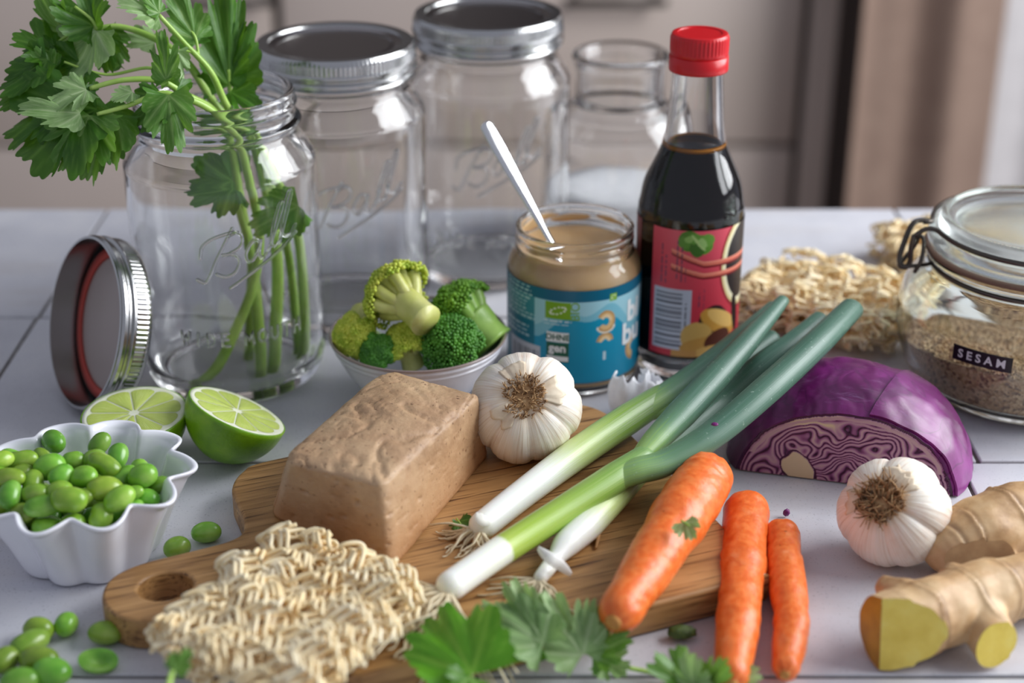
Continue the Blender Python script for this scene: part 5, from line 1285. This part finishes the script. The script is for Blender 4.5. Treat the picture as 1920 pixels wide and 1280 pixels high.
sprig('coriander sprig arching up and over to the upper left',dp(512,752,.768),
  [([(512,750,.770),(516,620,.776),(520,500,.780),(505,380,.784),(470,265,.786),(410,205,.784),(352,118,.780),(290,72,.776),(225,50,.772),(180,54,.768)],.0037,.0012),([(182,54,.768),(140,60,.766),(106,82,.764),(92,104,.762)],.0009,.0006),([(182,54,.768),(170,35,.768),(140,12,.768)],.0009,.0007)],
  [((180,58,.764),(118,158,.748),'l',.78,9),((176,48,.768),(92,2,.764),'d',.85,10),((98,100,.760),(14,62,.754),'d',.85,11),((186,62,.768),(205,140,.762),'d',.6,12),((106,98,.760),(10,140,.752),'d',.5,13),((290,80,.782),(214,66,.784),'l',.5,14),((226,120,.776),(176,112,.772),'d',.8,15),((176,50,.770),(190,-14,.77),'d',.7,33),((120,60,.77),(70,-10,.768),'m',.7,65),((200,60,.772),(236,120,.766),'m',.6,66)])
sprig('coriander sprig with the tall upright leaf above the jar mouth',dp(566,690,.80),
  [([(566,692,.798),(556,600,.798),(545,500,.796),(520,380,.792),(470,250,.790),(435,185,.788),(428,130,.786)],.0031,.0010)],
  [((430,160,.786),(426,-30,.790),'d',.42,16,dict(notch=.10,curl=.08)),((432,172,.782),(486,200,.772),'d',.7,17),((425,150,.786),(452,40,.79),'d',.40,34,dict(notch=.1))])
sprig('coriander sprig bending up to the top with pale leaf undersides',dp(572,700,.79),
  [([(572,700,.790),(570,560,.790),(556,430,.790),(500,300,.782),(430,206,.772),(395,135,.766),(345,80,.762),(298,28,.760)],.0032,.0010),([(372,100,.764),(340,94,.760),(326,100,.758)],.0008,.0006),([(372,104,.766),(366,70,.768),(350,50,.770)],.0008,.0006)],
  [((296,28,.760),(216,-2,.752),'l',.7,18),((366,72,.768),(318,-20,.770),'m',.6,19,dict(notch=.2)),((366,84,.772),(330,30,.778),'d',.7,20),((330,96,.756),(338,156,.748),'l',.55,21),((300,24,.760),(262,-20,.760),'m',.6,35)])
sprig('coriander sprig drooping a notched leaf over the jar rim',dp(360,742,.752),
  [([(358,742,.752),(405,690,.758),(440,620,.764),(472,540,.768),(486,440,.770),(462,320,.766),(434,244,.756),(385,200,.744),(330,180,.738),(296,176,.736),(240,198,.730),(182,214,.727)],.0033,.0009)],
  [((316,178,.732),(328,298,.716),'m',.55,22,dict(notch=.30)),((312,150,.738),(298,48,.744),'m',.42,23),((306,180,.738),(254,240,.728),'d',.8,24),((248,172,.736),(206,190,.728),'l',.7,25),((330,172,.740),(364,232,.748),'d',.7,26),((302,160,.738),(330,120,.74),'m',.55,36),((318,185,.735),(300,232,.724),'d',.55,37)])
sprig('coriander sprig inside the jar with a single hanging leaf',dp(470,742,.782),
  [([(466,690,.792),(470,560,.788),(470,470,.780),(452,410,.772),(434,352,.764),(415,315,.760)],.0030,.0010),([(434,352,.764),(420,340,.760),(430,344,.758)],.0006,.0006)],
  [((436,338,.756),(346,372,.748),'d',.85,27,dict(nh=Vector((.1,-1,.2)))),((556,385,.764),(462,436,.758),'m',.62,28,dict(nh=Vector((.1,-1,.2)))),((470,235,.780),(350,250,.770),'m',.5,29),((480,250,.782),(440,330,.784),'m',.5,38)])
# sprig lying at the front
def on(px,py,z): return pl(px,py,z)
def lying(label,base,stems,leaves,group,cat='coriander',name='coriander_sprig'):
    t=thing(name,label,cat,base,group=group)
    for pts,r0,r1 in stems: stem(t,[on(*p) for p in pts],r0,r1)
    for l in leaves: leaf(t,on(*l[0]),on(*l[1]),l[2],l[3],l[4],**(l[5] if len(l)>5 else {}))
    return t
up=Vector((0,-.5,1))
lying('coriander sprig lying at the front edge below the spring onion roots',on(1250,1272,.004),
  [([(1330,1285,.0025),(1230,1262,.003),(1165,1248,.005),(1105,1222,.010),(1060,1205,.014)],.0011,.0007),([(1060,1205,.014),(1010,1190,.018),(950,1190,.021),(880,1268,.022)],.0008,.0006)],
  [((884,1262,.024),(800,1112,.033),'v',.60,41,dict(notch=.22)),((1018,1206,.018),(880,1120,.030),'l',.55,42,dict(notch=.14)),((1018,1204,.019),(945,1072,.036),'l',.42,43,dict(notch=.12)),((1014,1210,.016),(900,1205,.018),'m',.4,44,dict(notch=.12)),((1092,1228,.012),(1010,1110,.033),'l',.60,45),((1098,1225,.012),(1112,1110,.030),'l',.42,46,dict(notch=.12)),((1110,1228,.010),(1186,1190,.020),'m',.7,47),((1130,1238,.006),(1178,1258,.008),'l',.8,48),((880,1268,.023),(850,1300,.025),'m',.8,49)],'coriander sprigs lying at the front')
lying('coriander leaf cut by the bottom edge below the middle carrot',on(1300,1290,.003),
  [([(1330,1292,.002),(1300,1282,.004),(1270,1275,.006)],.0011,.0008)],
  [((1285,1285,.004),(1222,1228,.020),'m',.7,51),((1300,1290,.004),(1290,1222,.022),'l',.6,52),((1330,1292,.004),(1360,1238,.022),'m',.6,53),((1350,1292,.003),(1428,1258,.012),'l',.7,54)],'coriander sprigs lying at the front')
lying('blurred coriander leaf on the near corner of the noodle cake',on(318,1285,.030),
  [([(315,1292,.042),(322,1262,.043),(332,1240,.044)],.0011,.0009)],[((326,1256,.044),(362,1212,.050),'m',.6,55)],'coriander scraps')
lying('tiny coriander leaf resting on the thickest carrot',on(1300,1008,.040),[([(1278,976,.0415),(1292,985,.0422)],.0005,.0004)],[((1283,978,.0420),(1300,1012,.0390),'l',.75,56)],'coriander scraps')
lying('tiny coriander leaf on the cutting board near the tofu',on(860,978,BZ+.0003),[([(856,972,BZ+.001),(864,982,BZ+.0012)],.0004,.0004)],[((860,978,BZ+.001),(885,992,BZ+.0018),'d',.75,57),((862,980,BZ+.001),(858,995,BZ+.0015),'d',.7,58)],'coriander scraps')
# small scraps
def scrap(name,label,c,size,mm,seed,cat):
    v=[Vector((p.x*size[0]*(1+.3*mn.noise(p*3+Vector((seed,0,0)))),p.y*size[1]*(1+.3*mn.noise(p*3+Vector((0,seed,0)))),p.z*size[2]*(1+.5*mn.noise(p*4)))) for p in ICO3[0]]
    zm=min(p.z for p in v); return obj(name,[p-Vector((0,0,zm)) for p in v],ICO3[1],mm,loc=c,label=label,cat=cat)
scrap('herb_scrap','dark green chopped scrap on the tile between the carrots',pl(1278,1196,.0002),(.0058,.0036,.0026),organic('herb_scrap',[(.3,S(46,66,24)),(.6,S(84,108,48)),(.75,S(128,140,80))],420,4,rough=.6,bs=700,bstr=.5),3,'herb scrap')
M_pur=organic('purple_bit',[(.3,S(92,14,84)),(.7,S(128,30,116))],300,3,rough=.4)
scrap('cabbage_scrap','purple scrap of cabbage on the dark onion leaf',pl(1340,798,.0495),(.0016,.0013,.0007),M_pur,5,'cabbage scrap')
scrap('cabbage_scrap','purple scrap of cabbage behind the thin carrot',pl(1474,968,.0002),(.0016,.0012,.0018),M_pur,8,'cabbage scrap')
v,f,_=tube(catm([on(1117,985,BZ+.001),on(1122,1000,BZ+.0022),on(1117,1028,BZ+.001)],6),[.0009,.0012,.0005],7); c0=on(1119,1005,BZ)
obj('fibre_scrap',[p-c0 for p in v],f,organic('fibre',[(.3,S(150,104,54)),(.7,S(186,140,84))],300,3,rough=.7),loc=c0,label='brown curled fibre scrap on the board between onion and carrot',cat='fibre scrap')
# ------------------------------------------------------------------ stand everything on the table top (0.75 m above the floor)
for o in list(sc.objects):
    if o.parent is None: o.location.z+=TOP
